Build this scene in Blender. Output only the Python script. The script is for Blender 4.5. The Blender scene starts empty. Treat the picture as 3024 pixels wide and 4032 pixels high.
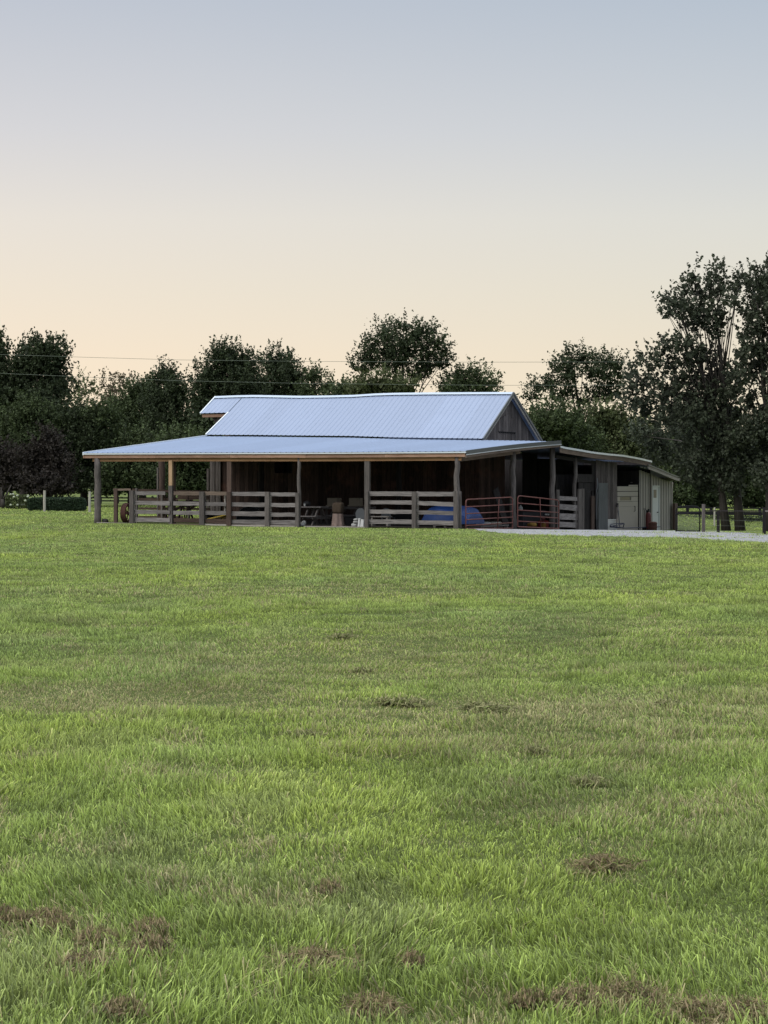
import bpy, math, random
import numpy as np
from mathutils import Vector
random.seed(7); RNG = np.random.default_rng(11)
sc = bpy.context.scene
COL = sc.collection
# ------------------------------------------------------------------ camera
F = 8969.0; CAMH = 1.6; PITCH = math.atan(108.0/F)
cam_d = bpy.data.cameras.new('camera'); cam = bpy.data.objects.new('camera', cam_d); COL.objects.link(cam)
cam_d.sensor_fit = 'VERTICAL'; cam_d.sensor_height = 36.0; cam_d.lens = F/4032*36.0
cam_d.clip_end = 4000; cam_d.clip_start = .1
cam.location = (0, 0, CAMH); cam.rotation_euler = (math.pi/2-PITCH, 0, 0)
sc.camera = cam
def ray(x, y):
    u, v = x-1512.0, 2016.0-y; c, s = math.cos(PITCH), math.sin(PITCH)
    return Vector((u, v*s+F*c, v*c-F*s))
def at_Y(x, y, Y):
    d = ray(x, y); k = Y/d.y
    return Vector((d.x*k, Y, CAMH+d.z*k))
# ------------------------------------------------------------------ barn frame: s along the front (right = 0), t away from the viewer
PHI = math.radians(24.0); C0 = 77.3
ES = Vector((math.cos(PHI), -math.sin(PHI), 0)); ET = Vector((math.sin(PHI), math.cos(PHI), 0))
def on_t(x, y, t):
    d = ray(x, y); k = (C0+t)/(d.x*ET.x+d.y*ET.y)
    p = Vector((d.x*k, d.y*k, CAMH+d.z*k)); return (p.x*ES.x+p.y*ES.y-S0, p.z)
S0 = 0.0
S0 = on_t(1836, 1780, 0)[0]
def on_s(x, y, s):
    d = ray(x, y); k = (S0+s)/(d.x*ES.x+d.y*ES.y)
    p = Vector((d.x*k, d.y*k, CAMH+d.z*k)); return (p.x*ET.x+p.y*ET.y-C0, p.z)
def W(s, t, z): 
    p = ES*(S0+s)+ET*(C0+t); return Vector((p.x, p.y, z))
def smooth(a):
    a = np.clip(a, 0, 1); return a*a*(3-2*a)
def vnoise(x, y, seed=0):
    x = np.asarray(x, float); y = np.asarray(y, float)
    xi = np.floor(x).astype(np.int64); yi = np.floor(y).astype(np.int64); fx = x-xi; fy = y-yi
    fx = fx*fx*(3-2*fx); fy = fy*fy*(3-2*fy)
    def h(a, b):
        n = (a*374761393+b*668265263+seed*974634777) & 0xffffffff
        n = ((n ^ (n >> 13))*1274126177) & 0xffffffff
        return ((n ^ (n >> 16)) & 0xffff)/65535.0
    return (h(xi, yi)*(1-fx)+h(xi+1, yi)*fx)*(1-fy)+(h(xi, yi+1)*(1-fx)+h(xi+1, yi+1)*fx)*fy
def fbm(x, y, seed=0, o=3):
    r = 0; a = .5; n = 0
    for i in range(o):
        r = r+a*vnoise(x*2**i+i*17.3, y*2**i+i*9.1, seed+i); n += a; a *= .5
    return r/n
def gz(X, Y):
    X = np.asarray(X, float); Y = np.asarray(Y, float)
    s = X*ES.x+Y*ES.y-S0; t = X*ET.x+Y*ET.y-C0
    A = .65*smooth((t+3)/24)*smooth((s+7)/9)
    B = .45*smooth((Y-175)/70)+.55*smooth((Y-200)/60)
    z = -(1-(1-A)*(1-B))
    z = z+.09*smooth((-8-s)/6)*smooth((t+14)/14)*(1-smooth((Y-175)/70))
    z = z+(fbm(X*.25, Y*.25, 3)-.5)*.05*(1-smooth((Y-60)/15))+(fbm(X*1.3, Y*1.3, 5)-.5)*.045*(1-smooth((Y-45)/25))
    return z
def g(x, y): return float(gz(x, y))
def on_ground(x, y, it=12):
    d = ray(x, y); z = 0.0
    for _ in range(it):
        k = (z-CAMH)/d.z; z = g(d.x*k, d.y*k)
    return Vector((d.x*k, d.y*k, z))
# ------------------------------------------------------------------ mesh helpers
class MB:
    def __init__(self): self.v = []; self.f = []; self.c = []
    def face(self, pts, tint=.5):
        n = len(self.v); self.v += [tuple(p) for p in pts]; self.f.append(tuple(range(n, n+len(pts)))); self.c.append(tint)
    def hexa(self, p, tint=None):    # 8 points: bottom loop 0-3, top loop 4-7
        if tint is None: tint = random.random()
        n = len(self.v); self.v += [tuple(q) for q in p]
        for q in ((3,2,1,0),(4,5,6,7),(0,1,5,4),(1,2,6,5),(2,3,7,6),(3,0,4,7)):
            self.f.append(tuple(n+i for i in q)); self.c.append(tint)
    def box(self, s0, s1, t0, t1, z0, z1, tint=None):
        self.hexa([W(s0,t0,z0),W(s1,t0,z0),W(s1,t1,z0),W(s0,t1,z0),W(s0,t0,z1),W(s1,t0,z1),W(s1,t1,z1),W(s0,t1,z1)], tint)
    def wbox(self, c, sx, sy, sz, rz=0, tint=None):   # world box, base centre c
        cx, cy = math.cos(rz), math.sin(rz); P = []
        for z in (0, sz):
            for a, b in ((-1,-1),(1,-1),(1,1),(-1,1)):
                x, y = a*sx/2, b*sy/2
                P.append((c[0]+x*cx-y*cy, c[1]+x*cy+y*cx, c[2]+z))
        self.hexa(P, tint)
    def prism(self, poly, n, d, tint=None):          # poly: list of Vectors, extruded by n*d
        if tint is None: tint = random.random()
        b = len(self.v); k = len(poly); n = Vector(n)*d
        self.v += [tuple(p) for p in poly]+[tuple(Vector(p)+n) for p in poly]
        self.f.append(tuple(range(b, b+k))); self.f.append(tuple(range(b+2*k-1, b+k-1, -1))); self.c += [tint, tint]
        for i in range(k):
            j = (i+1) % k; self.f.append((b+j, b+i, b+k+i, b+k+j)); self.c.append(tint)
    def bar(self, a, b, w, h, tint=None, up=(0,0,1)):   # rectangular bar from a to b
        a = Vector(a); b = Vector(b); d = (b-a).normalized(); u = Vector(up)
        if abs(d.dot(u)) > .95: u = Vector(ET)
        r = d.cross(u).normalized(); u = r.cross(d).normalized()
        P = [a-r*w/2-u*h/2, a+r*w/2-u*h/2, b+r*w/2-u*h/2, b-r*w/2-u*h/2, a-r*w/2+u*h/2, a+r*w/2+u*h/2, b+r*w/2+u*h/2, b-r*w/2+u*h/2]
        self.hexa(P, tint)
    def tube(self, pts, rad, seg=8, tint=None, cap=True):
        if tint is None: tint = random.random()
        pts = [Vector(p) for p in pts]; rads = rad if hasattr(rad, '__len__') else [rad]*len(pts)
        b = len(self.v); ref = None
        for i, p in enumerate(pts):
            d = (pts[min(i+1, len(pts)-1)]-pts[max(i-1, 0)])
            d = d.normalized() if d.length > 1e-9 else Vector((0,0,1))
            if ref is None: ref = Vector((1,0,0)) if abs(d.x) < .8 else Vector((0,1,0))
            r = (ref-d*ref.dot(d)).normalized(); ref = r; q = d.cross(r)
            for k in range(seg):
                a = 2*math.pi*k/seg; self.v.append(tuple(p+(r*math.cos(a)+q*math.sin(a))*rads[i]))
        for i in range(len(pts)-1):
            for k in range(seg):
                k2 = (k+1) % seg
                self.f.append((b+i*seg+k, b+i*seg+k2, b+(i+1)*seg+k2, b+(i+1)*seg+k)); self.c.append(tint)
        if cap:
            self.f.append(tuple(b+k for k in range(seg))[::-1]); self.c.append(tint)
            e = b+(len(pts)-1)*seg; self.f.append(tuple(e+k for k in range(seg))); self.c.append(tint)
    def lathe(self, c, prof, seg=20, tint=.5, wob=0):   # prof: (r, z) list
        b = len(self.v); ph = random.random()*6
        for r, z in prof:
            for k in range(seg):
                a = 2*math.pi*k/seg; rr = r*(1+wob*math.sin(5*a+ph)+wob*.6*math.sin(9*a+2*ph))
                self.v.append((c[0]+rr*math.cos(a), c[1]+rr*math.sin(a), c[2]+z))
        for i in range(len(prof)-1):
            for k in range(seg):
                k2 = (k+1) % seg; self.f.append((b+i*seg+k, b+i*seg+k2, b+(i+1)*seg+k2, b+(i+1)*seg+k)); self.c.append(tint)
        self.f.append(tuple(b+k for k in range(seg))[::-1]); self.c.append(tint)
        e = b+(len(prof)-1)*seg; self.f.append(tuple(e+k for k in range(seg))); self.c.append(tint)
    def blob(self, c, rx, ry, rz, n=1.0, tint=.5, seed=0, jag=.18, rot=0):
        b = len(self.v); U, V = 18, 10; rr = random.Random(seed)
        ph = [rr.random()*6 for _ in range(4)]
        for j in range(V+1):
            th = math.pi*j/V
            for i in range(U):
                a = 2*math.pi*i/U
                q = 1+jag*(math.sin(3*a+ph[0])*math.sin(2*th+ph[1])+.6*math.sin(7*a+ph[2])*math.sin(5*th+ph[3]))
                x, y, z = math.sin(th)*math.cos(a), math.sin(th)*math.sin(a), math.cos(th)
                x, y, z = [math.copysign(abs(w)**n, w) for w in (x, y, z)]
                X, Y = x*rx*q, y*ry*q
                self.v.append((c[0]+X*math.cos(rot)-Y*math.sin(rot), c[1]+X*math.sin(rot)+Y*math.cos(rot), c[2]+z*rz*q))
        for j in range(V):
            for i in range(U):
                i2 = (i+1) % U; self.f.append((b+j*U+i, b+(j+1)*U+i, b+(j+1)*U+i2, b+j*U+i2)); self.c.append(tint)
    def build(self, name, mat, parent=None, smooth_=False, bevel=0):
        me = bpy.data.meshes.new(name); me.from_pydata(self.v, [], self.f)
        at = me.attributes.new('tint', 'FLOAT', 'FACE'); at.data.foreach_set('value', self.c)
        me.materials.append(mat)
        o = bpy.data.objects.new(name, me); COL.objects.link(o)
        if parent is not None:
            base = Vector(parent.location); q = parent.parent
            while q is not None: base += Vector(q.location); q = q.parent
            me.transform(__import__('mathutils').Matrix.Translation(-base)); o.parent = parent
        else:
            me.transform(__import__('mathutils').Matrix.Translation((0,0,0)))
        me.validate(); me.update()
        if smooth_: me.polygons.foreach_set('use_smooth', [True]*len(me.polygons))
        if bevel:
            m = o.modifiers.new('bevel', 'BEVEL'); m.width = bevel; m.segments = 1; m.limit_method = 'ANGLE'
        return o
def set_origin(o, p):
    p = Vector(p); o.data.transform(__import__('mathutils').Matrix.Translation(-p)); o.location = p; return o
def tag(o, label=None, cat=None, group=None, kind=None):
    if label: o['label'] = label
    if cat: o['category'] = cat
    if group: o['group'] = group
    if kind: o['kind'] = kind
    return o
def thing(name, label, cat, loc, group=None):
    o = bpy.data.objects.new(name, None); COL.objects.link(o); o.location = loc; o.empty_display_size = .3
    return tag(o, label, cat, group)
# ------------------------------------------------------------------ materials
def newmat(name):
    m = bpy.data.materials.new(name); m.use_nodes = True; nt = m.node_tree; b = nt.nodes['Principled BSDF']; return m, nt, b
def ramp(nt, fac, stops):
    r = nt.nodes.new('ShaderNodeValToRGB'); e = r.color_ramp.elements
    e[0].position, e[0].color = stops[0][0], (*stops[0][1], 1); e[1].position, e[1].color = stops[-1][0], (*stops[-1][1], 1)
    for p, c in stops[1:-1]:
        q = e.new(p); q.color = (*c, 1)
    nt.links.new(fac, r.inputs[0]); return r.outputs[0]
def noise(nt, scale, mapscale=(1,1,1), detail=6, rough=.6, coord='Object', dist=0):
    tc = nt.nodes.new('ShaderNodeTexCoord'); mp = nt.nodes.new('ShaderNodeMapping'); mp.inputs['Scale'].default_value = mapscale
    nt.links.new(tc.outputs[coord], mp.inputs[0]); n = nt.nodes.new('ShaderNodeTexNoise')
    n.inputs['Scale'].default_value = scale; n.inputs['Detail'].default_value = detail; n.inputs['Roughness'].default_value = rough
    n.inputs['Distortion'].default_value = dist
    nt.links.new(mp.outputs[0], n.inputs[0]); return n.outputs[0]
def mixc(nt, fac, a, b, mode='MIX'):
    m = nt.nodes.new('ShaderNodeMix'); m.data_type = 'RGBA'; m.blend_type = mode
    if isinstance(fac, (int, float)): m.inputs[0].default_value = fac
    else: nt.links.new(fac, m.inputs[0])
    for s, k in ((a, 6), (b, 7)):
        if isinstance(s, tuple): m.inputs[k].default_value = (*s, 1)
        else: nt.links.new(s, m.inputs[k])
    return m.outputs[2]
def attr(nt, name, out='Fac'):
    a = nt.nodes.new('ShaderNodeAttribute'); a.attribute_name = name; return a.outputs[out]
def mathn(nt, op, a, b=None):
    m = nt.nodes.new('ShaderNodeMath'); m.operation = op
    for i, s in enumerate((a, b)):
        if s is None: continue
        if isinstance(s, (int, float)): m.inputs[i].default_value = s
        else: nt.links.new(s, m.inputs[i])
    return m.outputs[0]
def bump(nt, b, h, dist=.01, strength=.6):
    n = nt.nodes.new('ShaderNodeBump'); n.inputs['Distance'].default_value = dist; n.inputs['Strength'].default_value = strength
    nt.links.new(h, n.inputs['Height']); nt.links.new(n.outputs[0], b.inputs['Normal'])
def wood(name, dark, light, grain='v', rough=.85, var=.5, stain=None):
    m, nt, b = newmat(name)
    ms = (14, 14, .8) if grain == 'v' else (.9, .9, 16)
    n1 = noise(nt, 2.2, ms, 8, .7, dist=.3); n2 = noise(nt, .9, (1,1,1), 3)
    c = ramp(nt, n1, [(.3, dark), (.68, light)])
    sc_ = mathn(nt, 'ADD', mathn(nt, 'MULTIPLY', attr(nt, 'tint'), var), 1-var*.6)
    sc_ = mathn(nt, 'MULTIPLY', sc_, mathn(nt, 'ADD', mathn(nt, 'MULTIPLY', n2, .7), .65))
    cc = nt.nodes.new('ShaderNodeCombineColor')
    for i in range(3): nt.links.new(sc_, cc.inputs[i])
    c = mixc(nt, 1.0, c, cc.outputs[0], 'MULTIPLY')
    if stain:
        n3 = noise(nt, 1.6, (1,1,1), 4)
        c = mixc(nt, ramp(nt, n3, [(.5, (0,0,0)), (.7, (.8,.8,.8))]), c, stain)
    nt.links.new(c, b.inputs['Base Color']); b.inputs['Roughness'].default_value = rough
    b.inputs['Specular IOR Level'].default_value = .2
    bump(nt, b, n1, .012, .7); return m
def plain(name, col, rough=.6, metal=0, spec=.4, nz=.25, scale=3, bmp=0):
    m, nt, b = newmat(name); n = noise(nt, scale, detail=6)
    c = mixc(nt, n, tuple(x*(1-nz) for x in col), tuple(min(1, x*(1+nz)) for x in col))
    nt.links.new(c, b.inputs['Base Color']); b.inputs['Roughness'].default_value = rough; b.inputs['Metallic'].default_value = metal
    b.inputs['Specular IOR Level'].default_value = spec
    if bmp: bump(nt, b, n, bmp, .6)
    return m
M = {}
M['grey_h'] = wood('weathered_board', (.06,.053,.051), (.28,.25,.238), 'h', var=.45)
M['grey_v'] = wood('weathered_post', (.042,.036,.033), (.18,.156,.143), 'v', var=.45)
M['barn'] = wood('barn_board', (.018,.011,.009), (.095,.060,.047), 'v', var=.8, stain=(.12,.06,.045))
M['barn_grey'] = wood('gable_board', (.012,.009,.009), (.15,.125,.117), 'v', var=.7)
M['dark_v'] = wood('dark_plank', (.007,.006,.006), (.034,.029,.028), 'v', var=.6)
M['fascia'] = wood('new_fascia', (.20,.105,.07), (.42,.265,.19), 'h', var=.35)
M['beam'] = wood('new_beam', (.20,.10,.05), (.36,.21,.11), 'h', var=.25)
M['beam_old'] = wood('old_beam', (.08,.057,.045), (.20,.15,.115), 'h', var=.3)
M['newpost'] = wood('new_post', (.36,.21,.11), (.58,.41,.26), 'v', var=.2)
M['brown'] = wood('brown_plank', (.03,.019,.015), (.10,.066,.05), 'h', var=.5)
M['brown_v'] = wood('brown_upright', (.04,.026,.021), (.11,.075,.06), 'v', var=.5)
M['pale_h'] = wood('pale_sill', (.16,.14,.12), (.40,.36,.32), 'h', var=.4)
M['log'] = wood('stump_bark', (.10,.072,.06), (.27,.20,.17), 'v', var=.3)
M['grey_sheet'] = wood('grey_sheet_wood', (.05,.053,.053), (.125,.13,.128), 'v', var=.3)
M['yellow'] = plain('yellow_paint', (.55,.38,.06), .6)
M['white'] = plain('white_paint', (.48,.48,.46), .5, nz=.12)
M['white_trim'] = plain('white_trim_metal', (.66,.70,.73), .4, .25, nz=.06)
M['grey_trim'] = plain('grey_trim_metal', (.10,.11,.12), .45, .5, nz=.1)
M['cream'] = plain('cream_panel', (.27,.245,.205), .6, nz=.10, scale=1.2)
M['pale_door'] = plain('pale_door', (.38,.40,.39), .5, nz=.08)
M['rust'] = plain('rusty_steel', (.085,.037,.027), .85, .2, nz=.5, scale=9, bmp=.005)
M['gate_red'] = plain('faded_red_tube', (.17,.06,.048), .55, .1, nz=.45, scale=6)
M['black'] = plain('black_paint', (.010,.010,.011), .8, 0, .15)
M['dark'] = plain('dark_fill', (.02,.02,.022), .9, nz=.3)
M['tarp'] = plain('blue_tarp', (.006,.032,.14), .55, 0, .5, .4, 5, .02)
M['navy'] = plain('navy_hose', (.008,.010,.035), .5)
M['grey_plastic'] = plain('grey_plastic', (.075,.08,.085), .5, nz=.1)
M['stone'] = plain('pale_stone', (.30,.295,.28), .9, nz=.3, scale=8, bmp=.01)
M['dark_stone'] = plain('dark_stone', (.07,.065,.055), .9, nz=.5, scale=8, bmp=.02)
M['red'] = plain('red_plastic', (.16,.012,.01), .45)
M['dark_red'] = plain('dark_red_steel', (.09,.02,.018), .5, .1, nz=.5, scale=8)
M['ochre'] = plain('ochre_fabric', (.26,.15,.03), .8)
M['glass'] = plain('dark_glass', (.012,.014,.014), .3, 0, .3)
M['sack'] = plain('brown_sack', (.05,.034,.022), .95, nz=.35, scale=12, bmp=.02)
M['dirt'] = plain('dirt_floor', (.06,.045,.035), .95, nz=.4, scale=4, bmp=.02)
M['wire'] = plain('galvanised_wire', (.13,.15,.12), .5, .4)
M['wood_pole'] = wood('pale_fence_post', (.26,.24,.20), (.50,.47,.40), 'v', var=.2)
M['crate'] = plain('crate_board', (.33,.28,.22), .7, nz=.15)
# metal roof
def roofmat(name, base, rough, metal):
    m, nt, b = newmat(name); n = noise(nt, .6, (1,1,1), 4); n2 = noise(nt, 14, (1,1,1), 5)
    n3 = noise(nt, 1.0, (3,3,.35), 6, .7); c = mixc(nt, n, tuple(x*.93 for x in base), tuple(x*1.05 for x in base))
    c = mixc(nt, attr(nt, 'tint'), c, tuple(x*.90 for x in base)); c = mixc(nt, ramp(nt, n3, [(.5, (0,0,0)), (.8, (.35,.35,.35))]), c, tuple(x*.72 for x in base))
    nt.links.new(c, b.inputs['Base Color']); b.inputs['Metallic'].default_value = metal
    r = mathn(nt, 'ADD', mathn(nt, 'MULTIPLY', n2, .12), rough-.06); nt.links.new(r, b.inputs['Roughness'])
    bump(nt, b, n, .02, .25); return m
M['roof'] = roofmat('galvalume_roof', (.235,.285,.395), .42, .25)
M['roof_porch'] = roofmat('porch_roof_metal', (.235,.295,.42), .5, .2)  # porch sheets, base a touch bluer than the main roof
M['ridge'] = roofmat('ridge_metal', (.42,.49,.58), .45, .25)
M['siding'] = roofmat('corrugated_siding', (.27,.25,.225), .5, .2)
# foliage
def foliage(name, base, trans=.22, var=.5, hue2=None):
    m, nt, b = newmat(name); t = attr(nt, 'tint')
    lo = tuple(x*(1-var) for x in base); hi = hue2 or tuple(min(1, x*(1+var)) for x in base)
    c = mixc(nt, t, lo, hi); nt.links.new(c, b.inputs['Base Color']); b.inputs['Roughness'].default_value = .7
    b.inputs['Specular IOR Level'].default_value = .25
    tr = nt.nodes.new('ShaderNodeBsdfTranslucent'); nt.links.new(c, tr.inputs[0]); mx = nt.nodes.new('ShaderNodeMixShader')
    mx.inputs[0].default_value = trans; nt.links.new(b.outputs[0], mx.inputs[1]); nt.links.new(tr.outputs[0], mx.inputs[2])
    nt.links.new(mx.outputs[0], nt.nodes['Material Output'].inputs[0]); return m
M['leaf_dark'] = foliage('dark_leaves', (.036,.050,.021))
M['leaf_mid'] = foliage('mid_green_leaves', (.054,.074,.028))
M['leaf_olive'] = foliage('olive_leaves', (.074,.090,.034))
M['leaf_grey'] = foliage('grey_green_leaves', (.052,.062,.037), var=.55)
M['leaf_plum'] = foliage('plum_leaves', (.030,.024,.019))
M['leaf_tan'] = foliage('thin_tan_leaves', (.13,.11,.07), .4)
M['leaf_hedge'] = foliage('hedge_leaves', (.026,.046,.021), .1)
M['flower'] = foliage('cream_blooms', (.42,.45,.34), .2, .2)
M['weed'] = foliage('weed_leaves', (.17,.25,.06), .2, .3)
M['bark'] = wood('tree_bark', (.016,.013,.011), (.06,.05,.043), 'v', var=.2)
M['bark_grey'] = wood('grey_bark', (.018,.015,.013), (.072,.062,.052), 'v', var=.2)
# grass
def colattr_mat(name, trans, rough=.75):
    m, nt, b = newmat(name); c = attr(nt, 'gcol', 'Color'); nt.links.new(c, b.inputs['Base Color']); b.inputs['Roughness'].default_value = rough
    b.inputs['Specular IOR Level'].default_value = .25
    tr = nt.nodes.new('ShaderNodeBsdfTranslucent'); nt.links.new(c, tr.inputs[0]); mx = nt.nodes.new('ShaderNodeMixShader'); mx.inputs[0].default_value = trans
    nt.links.new(b.outputs[0], mx.inputs[1]); nt.links.new(tr.outputs[0], mx.inputs[2]); nt.links.new(mx.outputs[0], nt.nodes['Material Output'].inputs[0]); return m
M['blade'] = colattr_mat('grass_blades', .35)
def groundmat():
    m, nt, b = newmat('turf_ground'); n1 = noise(nt, .35, (1,.45,1), 5); n2 = noise(nt, 6, (1,1,1), 6, .75); n3 = noise(nt, 38, (1,1,1), 4, .8)
    c = ramp(nt, n1, [(.3, (.075,.10,.028)), (.5, (.095,.125,.032)), (.7, (.12,.145,.04))])
    c = mixc(nt, ramp(nt, n2, [(.35, (0,0,0)), (.75, (.45,.45,.45))]), c, (.075,.07,.035))
    c = mixc(nt, ramp(nt, n3, [(.4, (0,0,0)), (.65, (.5,.5,.5))]), c, (.14,.18,.05))
    nt.links.new(c, b.inputs['Base Color']); b.inputs['Roughness'].default_value = .95; b.inputs['Specular IOR Level'].default_value = .1
    bump(nt, b, n3, .04, 1); return m
M['ground'] = groundmat()
def gravelmat():
    m, nt, b = newmat('grey_gravel'); v = nt.nodes.new('ShaderNodeTexVoronoi'); v.inputs['Scale'].default_value = 16
    tc = nt.nodes.new('ShaderNodeTexCoord'); nt.links.new(tc.outputs['Object'], v.inputs[0]); n = noise(nt, 2.0, (1,1,1), 6, .7)
    bw = nt.nodes.new('ShaderNodeRGBToBW'); nt.links.new(v.outputs['Color'], bw.inputs[0])
    c = ramp(nt, bw.outputs[0], [(.1, (.10,.10,.105)), (.5, (.24,.24,.245)), (.9, (.44,.44,.445))])
    c = mixc(nt, ramp(nt, n, [(.42, (0,0,0)), (.68, (.6,.6,.6))]), c, (.13,.125,.12))
    nt.links.new(c, b.inputs['Base Color']); b.inputs['Roughness'].default_value = .95; bump(nt, b, v.outputs['Distance'], .03, 1); return m
M['gravel'] = gravelmat()
# ------------------------------------------------------------------ world and light
w = bpy.data.worlds.new('World'); sc.world = w; w.use_nodes = True; nt = w.node_tree
for n in list(nt.nodes): nt.nodes.remove(n)
out = nt.nodes.new('ShaderNodeOutputWorld'); tc = nt.nodes.new('ShaderNodeTexCoord'); sep = nt.nodes.new('ShaderNodeSeparateXYZ'); nt.links.new(tc.outputs['Generated'], sep.inputs[0])
X_, Y_, Z_ = sep.outputs
zpos = mathn(nt, 'MAXIMUM', Z_, 0.0)
fac = mathn(nt, 'POWER', zpos, .5)       # sqrt of sin(elevation): .22 = 2.8 deg, .46 = 12 deg, 1 = zenith
skyc = ramp(nt, fac, [(0, (1.0,.82,.55)), (.16, (.98,.815,.59)), (.235, (.92,.785,.61)), (.29, (.85,.77,.645)), (.34, (.79,.75,.685)), (.39, (.665,.67,.69)), (.455, (.52,.565,.64)), (.60, (.47,.56,.72)), (.8, (1.05,1.15,1.32)), (1, (2.4,2.45,2.5))])  # stops above the view are brighter than dusk, to light the ground
# a little cooler and darker to the right, away from where the sunset was
az = mathn(nt, 'MULTIPLY', X_, 1.0); azf = nt.nodes.new('ShaderNodeMapRange'); azf.inputs[1].default_value = -.17; azf.inputs[2].default_value = .17
nt.links.new(az, azf.inputs[0])
tintc = mixc(nt, azf.outputs[0], (1.025, 1.01, 1.005), (.91, .955, .975))
skyc = mixc(nt, 1.0, skyc, tintc, 'MULTIPLY')
bk = nt.nodes.new('ShaderNodeMapRange'); bk.inputs[1].default_value = .35; bk.inputs[2].default_value = -.35; nt.links.new(Y_, bk.inputs[0])
low = nt.nodes.new('ShaderNodeMapRange'); low.inputs[1].default_value = .55; low.inputs[2].default_value = .1; low.inputs[4].default_value = .85; nt.links.new(zpos, low.inputs[0])
skyc = mixc(nt, mathn(nt, 'MULTIPLY', bk.outputs[0], low.outputs[0]), skyc, (.44,.49,.57))
bg = nt.nodes.new('ShaderNodeBackground'); nt.links.new(skyc, bg.inputs[0]); bg.inputs[1].default_value = 1.0
SUN_EL, SUN_ROT = math.radians(3), math.radians(-38)
sky = nt.nodes.new('ShaderNodeTexSky'); sky.sky_type = 'NISHITA'; sky.sun_disc = False; sky.sun_elevation = SUN_EL; sky.sun_rotation = SUN_ROT; sky.air_density = 1.0
bg2 = nt.nodes.new('ShaderNodeBackground'); nt.links.new(sky.outputs[0], bg2.inputs[0]); bg2.inputs[1].default_value = .0
add = nt.nodes.new('ShaderNodeAddShader'); nt.links.new(bg.outputs[0], add.inputs[0]); nt.links.new(bg2.outputs[0], add.inputs[1])
nt.links.new(add.outputs[0], out.inputs[0])
sl = bpy.data.lights.new('sky_glow_lamp', 'SUN'); sl.energy = 2.05; sl.angle = math.radians(40); sl.color = (1, .97, .92)  # soft wide lamp added to stand in for dusk sky glow
so = bpy.data.objects.new('sky_glow_lamp', sl); COL.objects.link(so)
so.rotation_euler = Vector((-.62, -.38, .70)).to_track_quat('Z', 'Y').to_euler(); so.location = (0, 0, 60)
vs = sc.view_settings; vs.view_transform = 'Standard'; vs.look = 'None'; vs.gamma = 1; vs.exposure = 0; vs.use_curve_mapping = False
# ------------------------------------------------------------------ ground
def grid_mesh(name, xs, ys, mat, zoff=0):
    Xg, Yg = np.meshgrid(xs, ys); Zg = gz(Xg, Yg)+zoff; nx, ny = len(xs), len(ys)
    v = np.stack([Xg.ravel(), Yg.ravel(), Zg.ravel()], 1); i = np.arange((ny-1)*(nx-1)); r, c = i//(nx-1), i % (nx-1); a = r*nx+c
    f = np.stack([a, a+1, a+nx+1, a+nx], 1)
    me = bpy.data.meshes.new(name); me.from_pydata(v.tolist(), [], f.tolist()); me.materials.append(mat)
    me.polygons.foreach_set('use_smooth', [True]*len(me.polygons)); o = bpy.data.objects.new(name, me); COL.objects.link(o); return o
ys = np.concatenate([[-30, -10, 0, 3], np.arange(5, 24, .3), np.arange(24, 60, .8), np.arange(60, 130, 1.0), np.arange(130, 300, 4), [320, 380, 480, 700, 1100, 1800, 3000]])
xs = np.concatenate([[-1500, -700, -300, -150, -90, -60, -40], np.arange(-30, -8, 1.0), np.arange(-8, 8, .3), np.arange(8, 31, 1.0), [40, 60, 90, 150, 300, 700, 1500]])
gr = grid_mesh('grass_field', xs, ys, M['ground']); tag(gr, 'mown green pasture stretching from the camera to the barn and far trees', 'field', kind='structure')
# dirt floor under the barn
m = MB(); n_ = 14
SL = on_t(327, 1783, 0)[0]
def sheet(m, s0, s1, t0, t1, off, n=16):
    for i in range(n):
        for j in range(n):
            P = []
            for a, b in ((i,j),(i+1,j),(i+1,j+1),(i,j+1)):
                q = W(s0+(s1-s0)*a/n, t0+(t1-t0)*b/n, 0); P.append((q.x, q.y, g(q.x, q.y)+off))
            m.face(P, .5)
sheet(m, -11.2, -.25, .1, 23.6, .03)
o = m.build('dirt_floor', M['dirt']); tag(o, 'bare dark dirt floor under the barn roof', 'floor', kind='structure')
# gravel drive
near = [on_ground(*p) for p in ((1880,2088),(1925,2094),(2060,2106),(2210,2110),(2365,2113),(2500,2114),(2640,2118),(2760,2122),(2880,2130),(3024,2138))]
near += [Vector((near[-1].x+8, near[-1].y-2.8, 0)), Vector((near[-1].x+22, near[-1].y-6, 0))]
fars = [W(-.5, 1.9, 0), W(-.2, 4, 0), W(-.2, 8, 0), W(-.2, 12, 0), W(-.2, 16, 0), W(-.2, 20, 0), W(0, 24, 0)]+[on_ground(*p) for p in ((2740,2094),(2880,2098),(3024,2106))]
fars += [Vector((fars[-1].x+10, fars[-1].y+0, 0)), Vector((fars[-1].x+26, fars[-1].y-2, 0))]
def resamp(P, n):
    L = [0]
    for a, b in zip(P, P[1:]): L.append(L[-1]+(b-a).length)
    o = []
    for k in range(n):
        d = L[-1]*k/(n-1); i = 0
        while i < len(P)-2 and L[i+1] < d: i += 1
        q = (d-L[i])/max(1e-9, L[i+1]-L[i]); o.append(P[i].lerp(P[i+1], min(1, q)))
    return o
na, fa = resamp(near, 90), resamp(fars, 90)
for i in range(90):
    na[i] = na[i]+Vector((0, 1, 0))*(random.random()-.5)*1.6
m = MB(); R = 14
gv = [[na[i].lerp(fa[i], j/R) for j in range(R+1)] for i in range(90)]
for i in range(89):
    for j in range(R):
        m.face([(q.x, q.y, g(q.x, q.y)+.012) for q in (gv[i][j], gv[i+1][j], gv[i+1][j+1], gv[i][j+1])])
o = m.build('gravel_drive', M['gravel']); tag(o, 'pale grey gravel drive along the right side of the barn', 'drive', kind='structure')
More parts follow.
